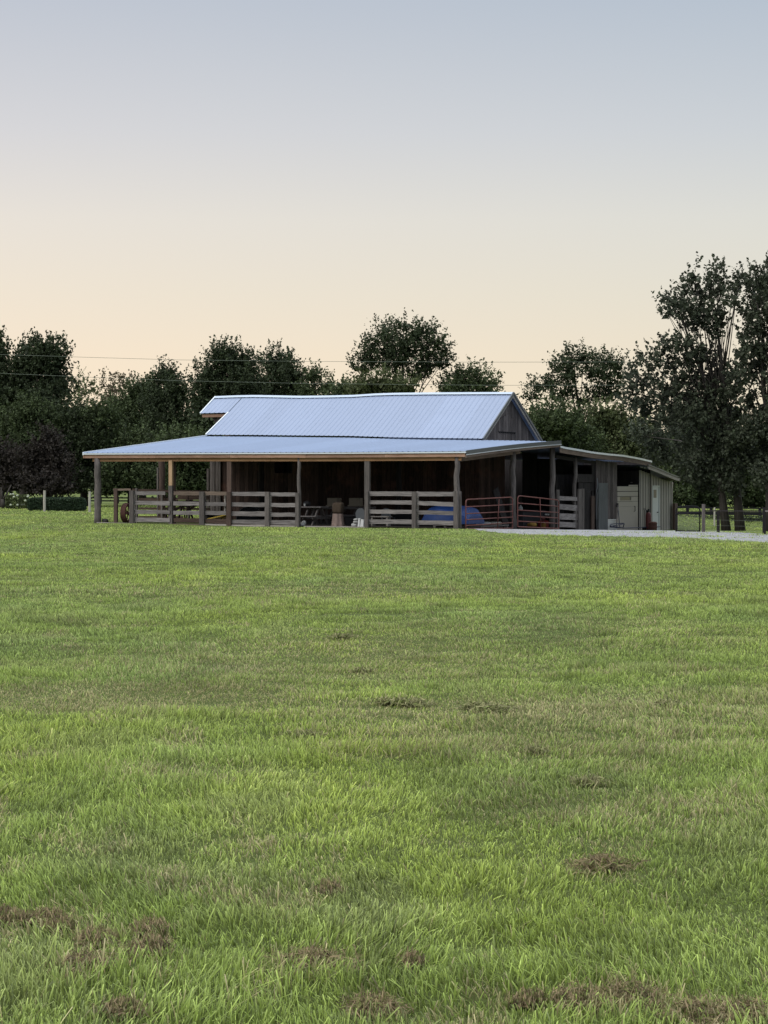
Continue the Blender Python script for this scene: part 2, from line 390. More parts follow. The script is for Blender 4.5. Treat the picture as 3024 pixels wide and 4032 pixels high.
gpoly = np.array([[p.x, p.y] for p in na]+[[p.x, p.y] for p in fa[::-1]])
def inpoly(x, y, P):
    ins = np.zeros(len(x), bool); j = len(P)-1
    for i in range(len(P)):
        c = ((P[i,1] > y) != (P[j,1] > y)) & (x < (P[j,0]-P[i,0])*(y-P[i,1])/(P[j,1]-P[i,1]+1e-12)+P[i,0]); ins ^= c; j = i
    return ins
# loose gravel stones along the drive
def fast_mesh(name, V, Fq, mat, tint=None, gcol=None):
    me = bpy.data.meshes.new(name); nv, nf, k = len(V), len(Fq), Fq.shape[1]
    me.vertices.add(nv); me.vertices.foreach_set('co', V.astype(np.float32).ravel())
    me.loops.add(nf*k); me.loops.foreach_set('vertex_index', Fq.astype(np.int32).ravel())
    me.polygons.add(nf); me.polygons.foreach_set('loop_start', (np.arange(nf)*k).astype(np.int32)); me.polygons.foreach_set('loop_total', np.full(nf, k, np.int32))
    if tint is not None:
        a = me.attributes.new('tint', 'FLOAT', 'FACE'); a.data.foreach_set('value', tint.astype(np.float32))
    if gcol is not None:
        a = me.attributes.new('gcol', 'FLOAT_COLOR', 'POINT'); a.data.foreach_set('color', np.concatenate([gcol, np.ones((nv, 1))], 1).astype(np.float32).ravel())
    me.materials.append(mat); me.update(calc_edges=True)
    o = bpy.data.objects.new(name, me); COL.objects.link(o); return o
# ------------------------------------------------------------------ grass blades
DRY = [(17,3627,60),(60,3650,80),(190,3640,110),(253,3672,70),(380,3722,120),(590,3682,100),(590,3758,120),(337,3822,150),(485,4005,100),(1242,3812,170),
       (1474,3995,150),(1622,3815,60),(1297,3525,60),(2370,3428,150),(2080,3972,90),(2284,3965,150),(2490,3950,180),(2740,4020,200),(2926,4012,150),
       (1345,2515,60),(1424,2652,48),(1545,2775,80),(1625,2780,90),(1890,2795,120),(1960,2806,110),(2448,2775,70),(2620,2785,70),(1200,2905,80),(2320,3095,90),(2110,2968,60)]
drypos = [on_ground(x, y) for x, y, w_ in DRY]
def grass_colour(X, Y, r1, r2):
    a = fbm(X*.55, Y*.22, 21, 4); b = fbm(X*1.7+5, Y*.8, 31, 3); c = fbm(X*3.1, Y*1.5, 41, 3)
    base = np.array([.250,.315,.075]); yel = np.array([.315,.380,.075]); blue = np.array([.205,.275,.095]); brn = np.array([.33,.285,.15]); olive = np.array([.275,.300,.110])
    wy = smooth((a-.48)/.3)[:, None]*.8; wb = smooth((.45-a)/.25)[:, None]*.5; wo = smooth((b-.52)/.2)[:, None]*.5
    col = base*(1-wy)+yel*wy; col = col*(1-wb)+blue*wb; col = col*(1-wo)+olive*wo
    dead = smooth((c-.62)/.14)*.6
    for p, rx, ry, k in PATCH:
        d = np.sqrt(((X-p.x)/rx)**2+((Y-p.y)/ry)**2); dead = np.maximum(dead, smooth((1.3-d)/.8)*k)
    isd = (r1 < dead*.75+.02)[:, None]
    col = np.where(isd, brn*(.6+.8*r2[:, None]), col*(.32+1.2*r2[:, None]))
    return col, dead
PATCH = []
for (x, y, rx, ry, k) in ((520,2755,1.6,1.3,.9),(1890,2800,1.5,1.2,.8),(2150,2900,1.6,1.6,.6),(1300,2560,1.5,2,.5),(2650,2790,2.0,1.6,.55),(1250,2600,2.2,3.0,.5),(2450,3200,.8,.7,.55),(700,3050,.5,.5,.4),(1250,2330,3.0,2.5,.4),(2200,2500,2.4,3,.25),(820,2330,3.0,2.4,.25)):
    PATCH.append((on_ground(x, y), rx, ry, k))
for p, (x, y, w_) in zip(drypos, DRY): PATCH.append((p, w_/F*p.y*.9, w_/F*p.y*2.2, .6 if y > 3300 else .35))
bands = [(5.6, 9.5, 6400, .0046, .95), (9.5, 14, 5200, .0047, .85), (14, 21, 3600, .0054, .75), (21, 32, 2000, .0072, .72), (32, 50, 900, .0105, .72), (50, 78, 380, .016, .75), (78, 112, 150, .024, .8), (112, 165, 45, .045, .9)]
VV, CC, NB = [], [], 0
BARNX = None
for (y0, y1, dens, wd, hs) in bands:
    half = .172*y1+4.2+.02*y1; A = 2*half*(y1-y0); n = int(A*dens)
    X = RNG.uniform(-half, half, n); Y = RNG.uniform(y0, y1, n)
    ex = np.abs(X)-(.172*Y+.5+.02*Y); keep = (ex < 0) | ((ex < 3.5) & (RNG.random(n) < .5))
    X, Y = X[keep], Y[keep]
    cl = fbm(X*2.2, Y*2.2, 51, 3); dz = fbm(X*7, Y*7, 61, 2)
    keep = RNG.random(len(X)) < .45+.75*dz; 
    s = X*ES.x+Y*ES.y-S0; t = X*ET.x+Y*ET.y-C0
    keep &= ~((s > -16.2) & (s < -.05) & (t > .15) & (t < 12)); keep &= ~((s > -11.5) & (s < -.05) & (t > .15) & (t < 27))
    keep &= ~(inpoly(X, Y, gpoly) & (RNG.random(len(X)) > .015+.5*smooth((fbm(X*.8, Y*.8, 131)-.62)/.1))); keep &= Y > 5.6
    X, Y, cl = X[keep], Y[keep], cl[keep]; n = len(X); NB += n
    r1, r2, r3, r4 = RNG.random((4, n))
    col, dead = grass_colour(X, Y, r1, r2)
    tone = fbm(X*.9, Y*.32, 101, 4); col = col*np.array([1.08, 1.10, 1.02])*(.84+.34*tone)[:, None]*(1-.22*smooth((fbm(X*2.6, Y*.9, 111, 3)-.60)/.1))[:, None]
    hgt = (.032+.055*np.clip((cl-.25)*1.8, 0, 1))*(.35+.95*r3)*hs; hgt *= np.where(r4 > .985, 1.6, 1); hgt *= (1-.35*dead)
    s_ = X*ES.x+Y*ES.y-S0; t_ = X*ET.x+Y*ET.y-C0; hgt *= 1-.72*smooth((t_+4.5)/4)*smooth((s_+18)/2)*(Y < 112)
    # mower rows and taller tufts
    hgt *= .85+.4*smooth((fbm(X*.5, Y*.35, 71)-.4)/.25)
    yaw = RNG.uniform(0, 2*math.pi, n); wdt = wd*(.35+1.1*RNG.random(n)**1.5)
    lean = RNG.normal(0, .26, (n, 2))+np.stack([vnoise(X*1.6, Y*1.6, 81)-.5, vnoise(X*1.6, Y*1.6, 91)-.5], 1)*.5; lean *= (1+2.6*(r4 < .3))[:, None]; hgt *= np.where(r4 < .3, .62, 1)
    cx, cy = np.cos(yaw)*wdt/2, np.sin(yaw)*wdt/2; Z = gz(X, Y)-.004
    def row(f_, hh, k):
        bx = X+lean[:, 0]*hgt*k; by = Y+lean[:, 1]*hgt*k; bz = Z+hgt*hh
        return np.stack([bx-cx*f_, by-cy*f_, bz], 1), np.stack([bx+cx*f_, by+cy*f_, bz], 1)
    a0, a1 = row(1.0, 0, 0); b0, b1 = row(.95, .55, .38); c0, c1 = row(.62, 1.0, 1.1)
    V = np.stack([a0, a1, b0, b1, c0, c1], 1).reshape(-1, 3)
    tip = np.clip(col*1.42+.065, 0, .8); root = col*.50  # roots darkened to paint the shade of the gaps; cut tips paler
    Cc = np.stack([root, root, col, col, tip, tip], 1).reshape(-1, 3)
    VV.append(V); CC.append(Cc)
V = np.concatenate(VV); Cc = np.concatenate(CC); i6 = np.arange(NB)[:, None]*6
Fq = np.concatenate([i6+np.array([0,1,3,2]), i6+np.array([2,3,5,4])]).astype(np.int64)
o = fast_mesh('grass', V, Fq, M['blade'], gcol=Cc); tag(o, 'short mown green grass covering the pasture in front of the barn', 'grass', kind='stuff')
print('BLADES', NB)
# clippings: dry grass clumps
for k, (p, (x, y, w_)) in enumerate(zip(drypos, DRY)):
    R_ = w_/F*p.y*.5; n = 950 if p.y < 10.5 else 450
    ang = RNG.uniform(0, 2*math.pi, n); rr = R_*np.sqrt(RNG.random(n)); wob = 1+.25*np.sin(ang*2+k)+.18*np.sin(ang*5+2*k); bx, by = rr*np.cos(ang)*1.15*wob, rr*np.sin(ang)*1.25*wob
    far_ = RNG.random(n) < .28; bx = np.where(far_, bx*1.75, bx); by = np.where(far_, by*1.75, by); rr = np.where(far_, R_*.97, np.minimum(rr, R_))
    H = R_*(.30 if p.y < 10.5 else .12)*(1-(rr/R_)**2)*(.6+.8*vnoise(bx*22+k*7, by*22, 5))+.03; bz = H*RNG.uniform(.35, 1.0, n)
    yaw = RNG.uniform(0, 2*math.pi, n); L = RNG.uniform(.3, .9, n)*min(.11, R_*1.1); wdt = RNG.uniform(.0006, .0016, n)*max(1, p.y/8)
    d = np.stack([np.cos(yaw), np.sin(yaw), RNG.normal(0, .35, n)], 1); q = np.stack([-np.sin(yaw), np.cos(yaw), RNG.normal(0, .6, n)], 1)*wdt[:, None]
    c = np.stack([bx, by, bz], 1)
    a = c-d*L[:, None]*.5; b = c+d*L[:, None]*.5; mid = c+np.stack([RNG.normal(0, .006, n), RNG.normal(0, .006, n), np.abs(RNG.normal(0, .014, n))], 1)
    a[:, 2] = np.maximum(a[:, 2], .002); b[:, 2] = np.maximum(b[:, 2], .002)
    Vc = np.stack([a-q, a+q, mid-q, mid+q, b-q, b+q], 1).reshape(-1, 3)
    colr = np.where(RNG.random((n, 1)) < .22, np.array([.17,.20,.06]), np.array([.235,.172,.105]) if p.y < 10.5 else np.array([.25,.23,.12]))*(.22+1.3*RNG.random((n, 1)))+np.array([.03,.045,0])*RNG.random((n, 1))
    i6 = np.arange(n)[:, None]*6; Fc = np.concatenate([i6+np.array([0,1,3,2]), i6+np.array([2,3,5,4])])
    o = fast_mesh('hay_clump', Vc, Fc, M['blade'], gcol=np.repeat(colr, 6, 0)); o.location = (p.x, p.y, p.z)
    rowi = lambda yy: 0 if yy > 3900 else 1 if yy > 3500 else 2 if yy > 2850 else 3
    where = ('along the bottom edge', 'just above the bottom row', 'across the lower middle', 'in the middle of the pasture')[rowi(y)]
    rank = sorted(q[0] for q in DRY if rowi(q[1]) == rowi(y)).index(x)
    side = ('first', 'second', 'third', 'fourth', 'fifth', 'sixth', 'seventh', 'eighth', 'ninth', 'tenth', 'eleventh', 'twelfth', 'thirteenth')[rank]
    size = 'small' if w_ < 80 else 'wide' if w_ > 130 else 'medium'
    tag(o, f'{size} clump of dry clippings, {side} from the left {where}', 'clippings', 'clumps of dry clippings lying in the grass')
# ------------------------------------------------------------------ trees
def leaf_cloud(lobes, size, twigs, per, upw=.7, shoot=1.0, fill=.5, sq=1.0):
    """lobes: (centre, rx, ry, rz). returns V, F, tint"""
    Cs, Ns = [], []
    vol = np.array([l[1]*l[3] for l in lobes]); vol = vol/vol.sum()
    P, S_, T_ = [], [], []
    for l, q in zip(lobes, vol):
        c = np.array(l[0]); r = np.array(l[1:4]); n = max(6, int(twigs*q))
        d = RNG.normal(size=(n, 3)); d /= np.linalg.norm(d, axis=1)[:, None]
        rad = (RNG.random(n)**.6)*.55+.42; base = c+d*r*rad[:, None]*(1+.13*np.sin(d[:, 0]*5+c[0]*3)*np.cos(d[:, 2]*6+c[2]*2))[:, None]
        sd = d*np.array([1, 1, .8])*.55+np.array([0, 0, upw])+RNG.normal(0, .3, (n, 3)); sd /= np.linalg.norm(sd, axis=1)[:, None]
        L = shoot*RNG.uniform(.4, 1.35, n); tt = np.clip(RNG.normal(.5, .22, n), 0, 1)
        u = RNG.random((n, per)); pos = base[:, None]+sd[:, None]*(L[:, None]*u)[..., None]+RNG.normal(0, 1, (n, per, 3))*(.105*shoot*(1.3-u))[..., None]
        P.append(pos.reshape(-1, 3)); S_.append((size*RNG.uniform(.6, 1.3, (n, per))).ravel()); T_.append(np.clip(tt[:, None]+RNG.normal(0, .18, (n, per)), 0, 1).ravel())
        nf = int(n*per*fill*.12)
        if nf:
            d = RNG.normal(size=(nf, 3)); d /= np.linalg.norm(d, axis=1)[:, None]; P.append(c+d*r*(RNG.random(nf)**.5*.72)[:, None])
            S_.append(size*2.6*RNG.uniform(.7, 1.2, nf)); T_.append(np.clip(RNG.normal(.35, .15, nf), 0, 1))
    P = np.concatenate(P); S_ = np.concatenate(S_); T_ = np.concatenate(T_); n = len(P)
    a = RNG.normal(size=(n, 3)); a /= np.linalg.norm(a, axis=1)[:, None]; b = np.cross(a, RNG.normal(size=(n, 3))); b /= np.linalg.norm(b, axis=1)[:, None]
    a = a*S_[:, None]*.62; b = b*S_[:, None]*.42
    V = np.stack([P-a, P-b, P+a, P+b], 1).reshape(-1, 3); Fq = np.arange(n*4).reshape(n, 4)
    return V, Fq, T_
NLEAF = 0
def tree(name, label, cat, px, Y, lobes, leaf, size=.2, dens=1.0, per=12, base_z=None, bark='bark', trunk=.28, lean=0, shoot=.75, upw=.7, fill=1.2, stems=None, group='trees behind the barn', depth=.8):
    bx = at_Y(px, 1900, Y).x; bz = g(bx, Y); root = thing(name, label, cat, (bx, Y, bz), group)
    L = []
    for (x, y, rx, ry) in lobes:
        c = at_Y(x, y, Y+random.uniform(-1, 1)+(10 if name == 'cottonwood' and x < 2730 and y > 1640 else 0)); k = Y/F; r1, r2 = (rx*k+.03, ry*k+.03) if name == 'cottonwood' else (max(.25, rx*k-.10), max(.25, ry*k-.08)); c.z -= .32 if name == 'cottonwood' else .34
        L.append(((c.x, c.y, c.z), r1, (r1+r2)/2*depth, r2))
    area = sum(l[1]*l[3]*math.pi for l in L)
    tw = int(area*dens*17/(size/.2)**1.7); V, Fq, T = leaf_cloud(L, size, tw, per, upw, shoot, fill)
    V = V.copy(); V[:, 2] = np.maximum(V[:, 2], bz+.05)
    o = fast_mesh('crown', V-np.array([bx, Y, bz]), Fq, M[leaf], tint=T); o.parent = root; global NLEAF; NLEAF += len(T)
    m = MB(); zc = max(l[0][2] for l in L)
    for (sx, tr) in (stems or [(0, trunk)]):
        top = L[0][0]; b0 = Vector((bx+sx, Y, bz-.1)); n = 7; pts = []; rr = []
        cx = sum(l[0][0] for l in L)/len(L); zt = bz+(zc-bz)*.9
        for i in range(n):
            u = i/(n-1); pts.append(Vector((b0.x+(cx+sx*2-b0.x)*u**1.4+random.uniform(-.12, .12)*(i > 0)*(u*2), Y+random.uniform(-.1, .1)*(i > 0), b0.z+(zt-b0.z)*u))); rr.append(tr*(1-.86*u)*(1.25 if i == 0 else 1))
        m.tube(pts, rr, 9, .5)
        for l in L:
            i = random.choice((2, 3, 3, 4)); a = pts[i]; b = Vector(l[0]); 
            if b.z > a.z-1: m.tube([a, a.lerp(b, .5)+Vector((0, 0, .3)), b, b+Vector((random.uniform(-.5,.5), 0, l[3]*.5))], [rr[i]*.30, rr[i]*.18, rr[i]*.08, .01], 6, .5)
    m.build('trunk', M[bark], root, True); return root
T = tree
T('broad_tree', 'tall dark round-topped tree second from the left edge', 'tree', 190, 158, [(190,1390,95,95),(110,1420,95,110),(215,1500,75,90),(60,1530,120,120),(170,1590,120,110)], 'leaf_dark', .155, 1.1)
T('broad_tree', 'tall dark tree cut off by the left edge of the photo', 'tree', -60, 160, [(-20,1370,70,95),(-70,1450,120,110),(-20,1560,110,130),(-90,1650,120,130)], 'leaf_dark', .155, 1.0)
T('young_tree', 'thin pale feathery tree in the gap right of the tall left trees', 'tree', 330, 176, [(310,1490,36,42),(345,1525,45,40),(290,1560,40,50)], 'leaf_olive', .15, .8, fill=.1)
T('thin_tree', 'sparse pinkish tan tree with sky showing through its crown', 'tree', 460, 200, [(450,1495,60,45),(420,1540,45,42),(510,1500,50,38),(460,1560,60,50)], 'leaf_tan', .16, .5, fill=0, trunk=.14)
T('broad_tree', 'mid green tree sloping up beside the sparse tan tree', 'tree', 560, 165, [(560,1535,80,75),(600,1520,50,50),(490,1590,80,70),(500,1640,100,80),(610,1640,80,90)], 'leaf_mid', .13, 1.0)
T('broad_tree', 'pointed dark tree left of the widest tree behind the roof', 'tree', 650, 160, [(655,1470,58,60),(640,1560,90,90),(700,1530,52,75),(660,1680,120,110)], 'leaf_dark', .13, 1.1)
T('broad_tree', 'widest double-topped dark tree behind the left end of the roof', 'tree', 930, 158, [(885,1395,75,72),(960,1420,70,70),(840,1480,90,90),(950,1520,110,110),(800,1560,70,100)], 'leaf_dark', .13, 1.15)
T('broad_tree', 'rounded dark tree touching the right side of the double-topped tree', 'tree', 1100, 162, [(1090,1415,75,65),(1140,1470,70,75),(1070,1520,110,90),(1180,1540,70,80)], 'leaf_dark', .13, 1.05)
T('broad_tree', 'small ragged tree in the dip left of the round tree over the roof', 'tree', 1240, 160, [(1240,1465,46,46),(1290,1510,50,44),(1220,1560,90,70),(1330,1560,60,50)], 'leaf_mid', .13, .85)
T('round_tree', 'tall round tree with sky gaps rising above the middle of the roof', 'tree', 1590, 150, [(1590,1330,75,55),(1590,1268,60,26),(1517,1296,55,45),(1655,1296,60,45),(1713,1332,45,45),(1467,1339,40,40),(1445,1374,45,40),(1532,1366,60,50),(1611,1380,50,50),(1676,1368,50,50),(1742,1366,35,40),(1742,1410,45,40),(1676,1424,60,45),(1554,1420,70,50),(1459,1410,55,40),(1423,1431,50,35),(1640,1462,70,30)], 'leaf_dark', .13, .95, fill=.5, shoot=.9)
T('bushy_tree', 'yellow green bushy tree in front of the tall round tree', 'tree', 1500, 140, [(1500,1500,100,50),(1410,1520,70,50),(1590,1510,70,45),(1480,1590,180,70)], 'leaf_olive', .145, 1.1)
T('bushy_tree', 'green bushy tree just left of the yellow green bushy tree', 'tree', 1350, 146, [(1370,1530,60,50),(1330,1570,90,60)], 'leaf_mid', .13, 1.0)
T('broad_tree', 'low irregular dark tree right of the tall round tree', 'tree', 1850, 150, [(1845,1470,70,52),(1780,1500,70,55),(1910,1490,60,55),(1840,1490,60,48),(1900,1510,60,50),(1780,1530,60,55),(1940,1560,50,40),(1850,1580,120,70)], 'leaf_mid', .13, .85, fill=.5)
T('broad_tree', 'airy flat-topped dark tree with bright sky gaps right of the gable', 'tree', 2290, 152, [(2298,1400,45,45),(2238,1408,40,45),(2384,1408,45,42),(2427,1415,28,40),(2199,1429,35,35),(2242,1457,55,45),(2341,1457,45,45),(2412,1472,55,45),(2156,1493,45,35),(2121,1507,28,28),(2099,1543,40,30),(2199,1529,70,40),(2384,1536,90,40),(2298,1560,60,25)], 'leaf_dark', .13, 1.15, fill=.4, shoot=.9)
T('bushy_tree', 'mid green bushy tree filling behind the right end of the barn', 'tree', 2190, 134, [(2190,1650,120,90),(2110,1720,100,110),(2260,1740,130,130),(2150,1860,150,130)], 'leaf_mid', .13, 1.25)
T('bushy_tree', 'olive green bushy tree between the barn end and the giant right tree', 'tree', 2400, 136, [(2380,1640,110,80),(2480,1700,110,100),(2400,1800,150,120),(2520,1880,110,130),(2400,1940,140,100)], 'leaf_olive', .145, 1.25)
# the giant trees on the right
T('cottonwood', 'giant open-crowned tree with twin trunks at the right of the barn', 'tree', 2888, 100,
  [(2829,1109,30,45),(2736,1066,18,35),(2697,1102,20,40),(2782,1059,18,35),(2829,1050,20,45),(2761,1123,40,50),(2640,1151,25,35),(2683,1187,50,45),(2626,1201,30,35),(2768,1215,60,50),(2839,1215,35,60),(2903,1109,28,40),(2918,1059,12,28),(2882,1151,30,35),(2733,1251,60,35),(2804,1279,45,35),(2626,1322,30,25),(2676,1343,50,30),(2718,1372,50,35),(2782,1386,50,40),(2597,1343,22,20),(2526,1386,18,20),(2555,1408,40,30),(2626,1415,55,40),(2697,1443,60,45),(2790,1472,60,50),(2861,1443,40,50),(2484,1443,20,22),(2526,1479,60,40),(2612,1514,70,50),(2711,1536,80,50),(2804,1550,70,50),(2875,1514,40,40),(2505,1557,60,50),(2597,1600,90,50),(2697,1621,100,50),(2804,1628,90,50),(2896,1628,60,50),(2540,1692,80,55),(2661,1714,100,60),(2782,1714,100,60),(2896,1714,70,60),(2600,1780,60,50),(2680,1790,70,50),(2760,1800,100,60),(2880,1800,80,60),(2740,1860,50,40),(2810,1880,70,50),(2880,1880,60,50)],
  'leaf_grey', .13, 1.0, per=13, bark='bark_grey', trunk=.2, stems=[(-.28,.19),(.32,.21)], shoot=.62, upw=.75, fill=.22, group='giant trees by the right fence', depth=.7)
T('cottonwood', 'giant tree cut off by the right edge of the photo', 'tree', 3035, 99,
  [(3017,1110,25,60),(2960,1080,22,40),(2996,1087,25,45),(3017,1052,15,40),(2982,1151,55,50),(3040,1180,60,70),(2953,1208,40,45),(2982,1265,55,50),(2939,1301,25,35),(2982,1343,60,50),(2925,1372,30,30),(2953,1429,50,50),(3010,1443,50,60),(2910,1465,35,35),(2932,1550,40,40),(2996,1585,45,45),(3080,1250,80,100),(3090,1420,80,100),(3070,1550,60,80),(3010,1680,100,70),(3090,1780,90,80),(2980,1780,70,60),(3080,1880,80,60),(2960,1680,60,50),(3010,1860,60,50)],
  'leaf_grey', .13, 1.05, per=13, bark='bark_grey', trunk=.20, shoot=.62, upw=.8, fill=.22, group='giant trees by the right fence', depth=.7)
T('bushy_tree', 'dark tree mass behind the gate at the right of the shed', 'tree', 2720, 150, [(2700,1850,120,110),(2640,1930,110,95),(2790,1930,120,95),(2720,1780,110,90)], 'leaf_mid', .13, 1.1)
T('bushy_tree', 'dark tree mass behind the fence at the right edge', 'tree', 2960, 152, [(2900,1840,110,110),(2980,1920,120,100),(3080,1830,110,110),(3080,1930,100,95),(2950,1740,110,90)], 'leaf_mid', .13, 1.1)
# left lower layer
T('plum_tree', 'dark purple-leaved round tree behind the clipped hedge', 'tree', 180, 148, [(190,1740,70,75),(130,1800,80,80),(220,1830,75,85),(170,1890,110,60),(250,1890,50,60)], 'leaf_plum', .13, 1.3, shoot=.7)
T('plum_tree', 'purple-leaved tree at the left edge beside the forked trunk', 'tree', 10, 150, [(10,1800,80,80),(-40,1860,90,80),(50,1870,60,60)], 'leaf_plum', .13, 1.2, shoot=.7)
T('bushy_tree', 'green bushy tree above the purple-leaved trees', 'tree', 90, 154, [(110,1600,70,60),(50,1660,90,80),(190,1660,80,80),(110,1720,120,70)], 'leaf_mid', .13, 1.1)
T('bushy_tree', 'dark tree right behind the left corner of the porch roof', 'tree', 330, 155, [(300,1640,90,80),(370,1700,90,90),(290,1780,90,90),(380,1820,90,90),(300,1880,60,50),(400,1900,70,50)], 'leaf_dark', .13, 1.15)
T('bushy_tree', 'dark tree seen over and under the left part of the porch', 'tree', 520, 154, [(470,1740,100,90),(400,1620,80,70),(560,1760,100,90),(480,1850,90,85),(580,1870,90,70),(430,1890,60,50)], 'leaf_mid', .13, 1.15)
T('bushy_tree', 'green tree seen through the porch left of the barn wall', 'tree', 740, 150, [(720,1750,110,100),(800,1800,110,110),(720,1880,100,70),(800,1900,70,60),(870,1850,90,100)], 'leaf_mid', .13, 1.2)
T('bushy_tree', 'dark tree hidden mostly behind the main barn roof', 'tree', 1000, 156, [(960,1680,130,120),(850,1690,80,70),(800,1640,70,60),(1100,1690,130,120),(1000,1820,150,120),(1230,1680,130,110)], 'leaf_dark', .24, .7)
T('bushy_tree', 'low green tree just behind the ridge of the barn', 'tree', 1600, 156, [(1450,1660,120,110),(1600,1660,130,120),(1750,1660,120,110),(1900,1680,120,110),(2020,1700,100,110)], 'leaf_mid', .24, .7)
print('LEAVES', NLEAF)
# background woods (stuff): two bands
Lb = []
for k in range(46):
    X = -46+k*2.05+random.uniform(-.6, .6); Y = 186+random.uniform(-5, 5); h = 4.2+random.uniform(-.8, 1.2); zb = g(X, Y)
    if -30 < X < -20: h -= .2
    Lb.append(((X, Y, zb+2.2+h*.45), 2.1, 2.0, h*.62))
V, Fq, T_ = leaf_cloud(Lb, .3, 9000, 11, .6, 1.0, 1.6)
keep = V.reshape(-1, 4, 3)[:, :, 2].min(1) > gz(V.reshape(-1, 4, 3)[:, 0, 0], V.reshape(-1, 4, 3)[:, 0, 1])+.95
V = V.reshape(-1, 4, 3)[keep].reshape(-1, 3); T_ = T_[keep]; Fq = np.arange(len(V)).reshape(-1, 4)
o = fast_mesh('woodland', V, Fq, M['leaf_dark'], tint=T_); tag(o, 'dark belt of woodland behind the nearer trees', 'woodland', kind='stuff')
Lb = []
for k in range(64):
    X = -190+k*6.0; Lb.append(((X, 640+random.uniform(-6, 6), 5+random.uniform(-1, 1)), 5.5, 4, 8+random.uniform(-1, 2)))
V, Fq, T_ = leaf_cloud(Lb, .8, 5200, 10, .6, 2.2, 1.5)
o = fast_mesh('woodland', V, Fq, M['leaf_dark'], tint=T_); tag(o, 'far line of woods across the distant field', 'woodland', kind='stuff')
# hedge
def shrub(name, label, cat, c, sx, sy, sz, rz, mat, size, n, flowers=0, group=None):
    root = thing(name, label, cat, c, group); P = RNG.uniform(-1, 1, (n, 3)); ax = RNG.integers(0, 3, n)
    sgn = np.where(RNG.random(n) < .5, -1, 1); P[np.arange(n), ax] = sgn*RNG.uniform(.88, 1.03, n)
    P = np.sign(P)*np.abs(P)**.9; ln = np.maximum(1, np.linalg.norm(P, ord=6, axis=1))/1.0; P = P/ln[:, None]
    P = P*np.array([sx/2, sy/2, sz/2])+np.array([0, 0, sz/2]); P += RNG.normal(0, .02, P.shape); co, si = math.cos(rz), math.sin(rz)
    P = np.stack([P[:, 0]*co-P[:, 1]*si, P[:, 0]*si+P[:, 1]*co, np.maximum(P[:, 2], .02)], 1)
    a = RNG.normal(size=(n, 3)); a /= np.linalg.norm(a, axis=1)[:, None]; b = np.cross(a, RNG.normal(size=(n, 3))); b /= np.linalg.norm(b, axis=1)[:, None]
    s_ = size*RNG.uniform(.6, 1.3, n)[:, None]; V = np.stack([P-a*s_*.6, P-b*s_*.4, P+a*s_*.6, P+b*s_*.4], 1).reshape(-1, 3)
    o = fast_mesh('foliage', V, np.arange(n*4).reshape(n, 4), M[mat], tint=RNG.random(n)); o.parent = root
    return root, P
hc = on_ground(216, 2013); hc = Vector((hc.x, hc.y+.9, g(hc.x, hc.y+.9)))
hw = 222/F*hc.y
shrub('clipped_hedge', 'long low box-clipped dark green hedge by the white post', 'hedge', hc, hw, 1.5, .75, .03, 'leaf_hedge', .07, 16000)
m = MB(); m.wbox((hc.x, hc.y, hc.z), hw-.2, 1.3, .66, .03, .2)
hed = [o for o in COL.objects if o.name.startswith('clipped_hedge')][0]; m.build('twig_core', M['leaf_hedge'], hed)
hp = on_ground(68, 2004); r_, P = shrub('hydrangea', 'bush with round cream blooms left of the clipped hedge', 'shrub', hp, 1.35, .9, .85, 0, 'leaf_olive', .09, 2600)
for k in range(13):
    q = P[int(RNG.integers(0, len(P)))]; m = MB(); q = (q[0], q[1]-.12, max(.25, q[2]+.05)); m.blob((hp.x+q[0], hp.y+q[1], hp.z+q[2]), .07, .07, .065, seed=k); m.build('bloom', M['flower'], r_, True)
# weeds near the right fences and left fence
for (x, y, Y, wd, hh, lab) in ((2900,2070,124,8.2,.28,'strip of tall weeds along the black board fence'),(150,1990,151,4.2,.5,'tangled thin bushes behind the clipped hedge')):
    c = at_Y(x, y, Y); c.z = g(c.x, c.y); shrub('weeds', lab, 'weeds', c, wd, .8, hh, 0, 'leaf_dark', .10, 3000)
# forked bare trunk at far left
p = on_ground(10, 2003); m = MB(); m.tube([p, p+Vector((0, 0, .6))], [.13, .1], 8); 
for dx, h, r in ((-.1, 1.35, .05), (.55, 1.5, .045)):
    m.tube([p+Vector((0, 0, .55)), p+Vector((dx*.5, 0, .55+(h-.55)*.4)), p+Vector((dx, 0, h))], [.08, .06, .03], 7)
fk = thing('bare_tree', 'small forked grey trunk with bare branches at the left edge', 'tree', p); m.build('trunk', M['bark_grey'], fk, True)
# ------------------------------------------------------------------ THE BARN
def keys(t, pts):
    k = sorted(on_t(x, y, t) for x, y in pts); return lambda s: float(np.interp(s, [a[0] for a in k], [a[1] for a in k]))
T1 = 10.3
TR = on_s(2020, 1548, on_t(1905, 1731, T1)[0])[0]        # ridge plane
SG = on_t(1905, 1731, T1)[0]; TB = on_s(2135, 1730, SG)[0]
zE = keys(0, ((327,1784),(800,1782),(1300,1781),(1836,1777)))
zT = keys(T1, ((815,1716),(1000,1717),(1180,1719),(1380,1721),(1560,1726.5),(1700,1729),(1905,1731.5),(2060,1734),(2217,1738)))
zR = keys(TR, ((850,1564),(925,1561),(1000,1559.5),(1090,1561),(1180,1563),(1300,1561.5),(1400,1559),(1470,1554),(1560,1551),(1700,1549.5),(1900,1548.5),(2020,1548)))
S_HOOD = on_t(850, 1564, TR)[0]; SLB = SL
TH = T1+(TR-T1)*.58; zH = on_t(900, 1627, TH)[1]
print('SL', SL, 'SG', SG, 'TR', TR, 'TB', TB, 'hood', S_HOOD, 'TH', TH, 'eave', zE(-8), 'top', zT(-8), 'ridge', zR(-8), zR(-14))
bc = W(-8, 10, 0); bc.z = g(bc.x, bc.y)
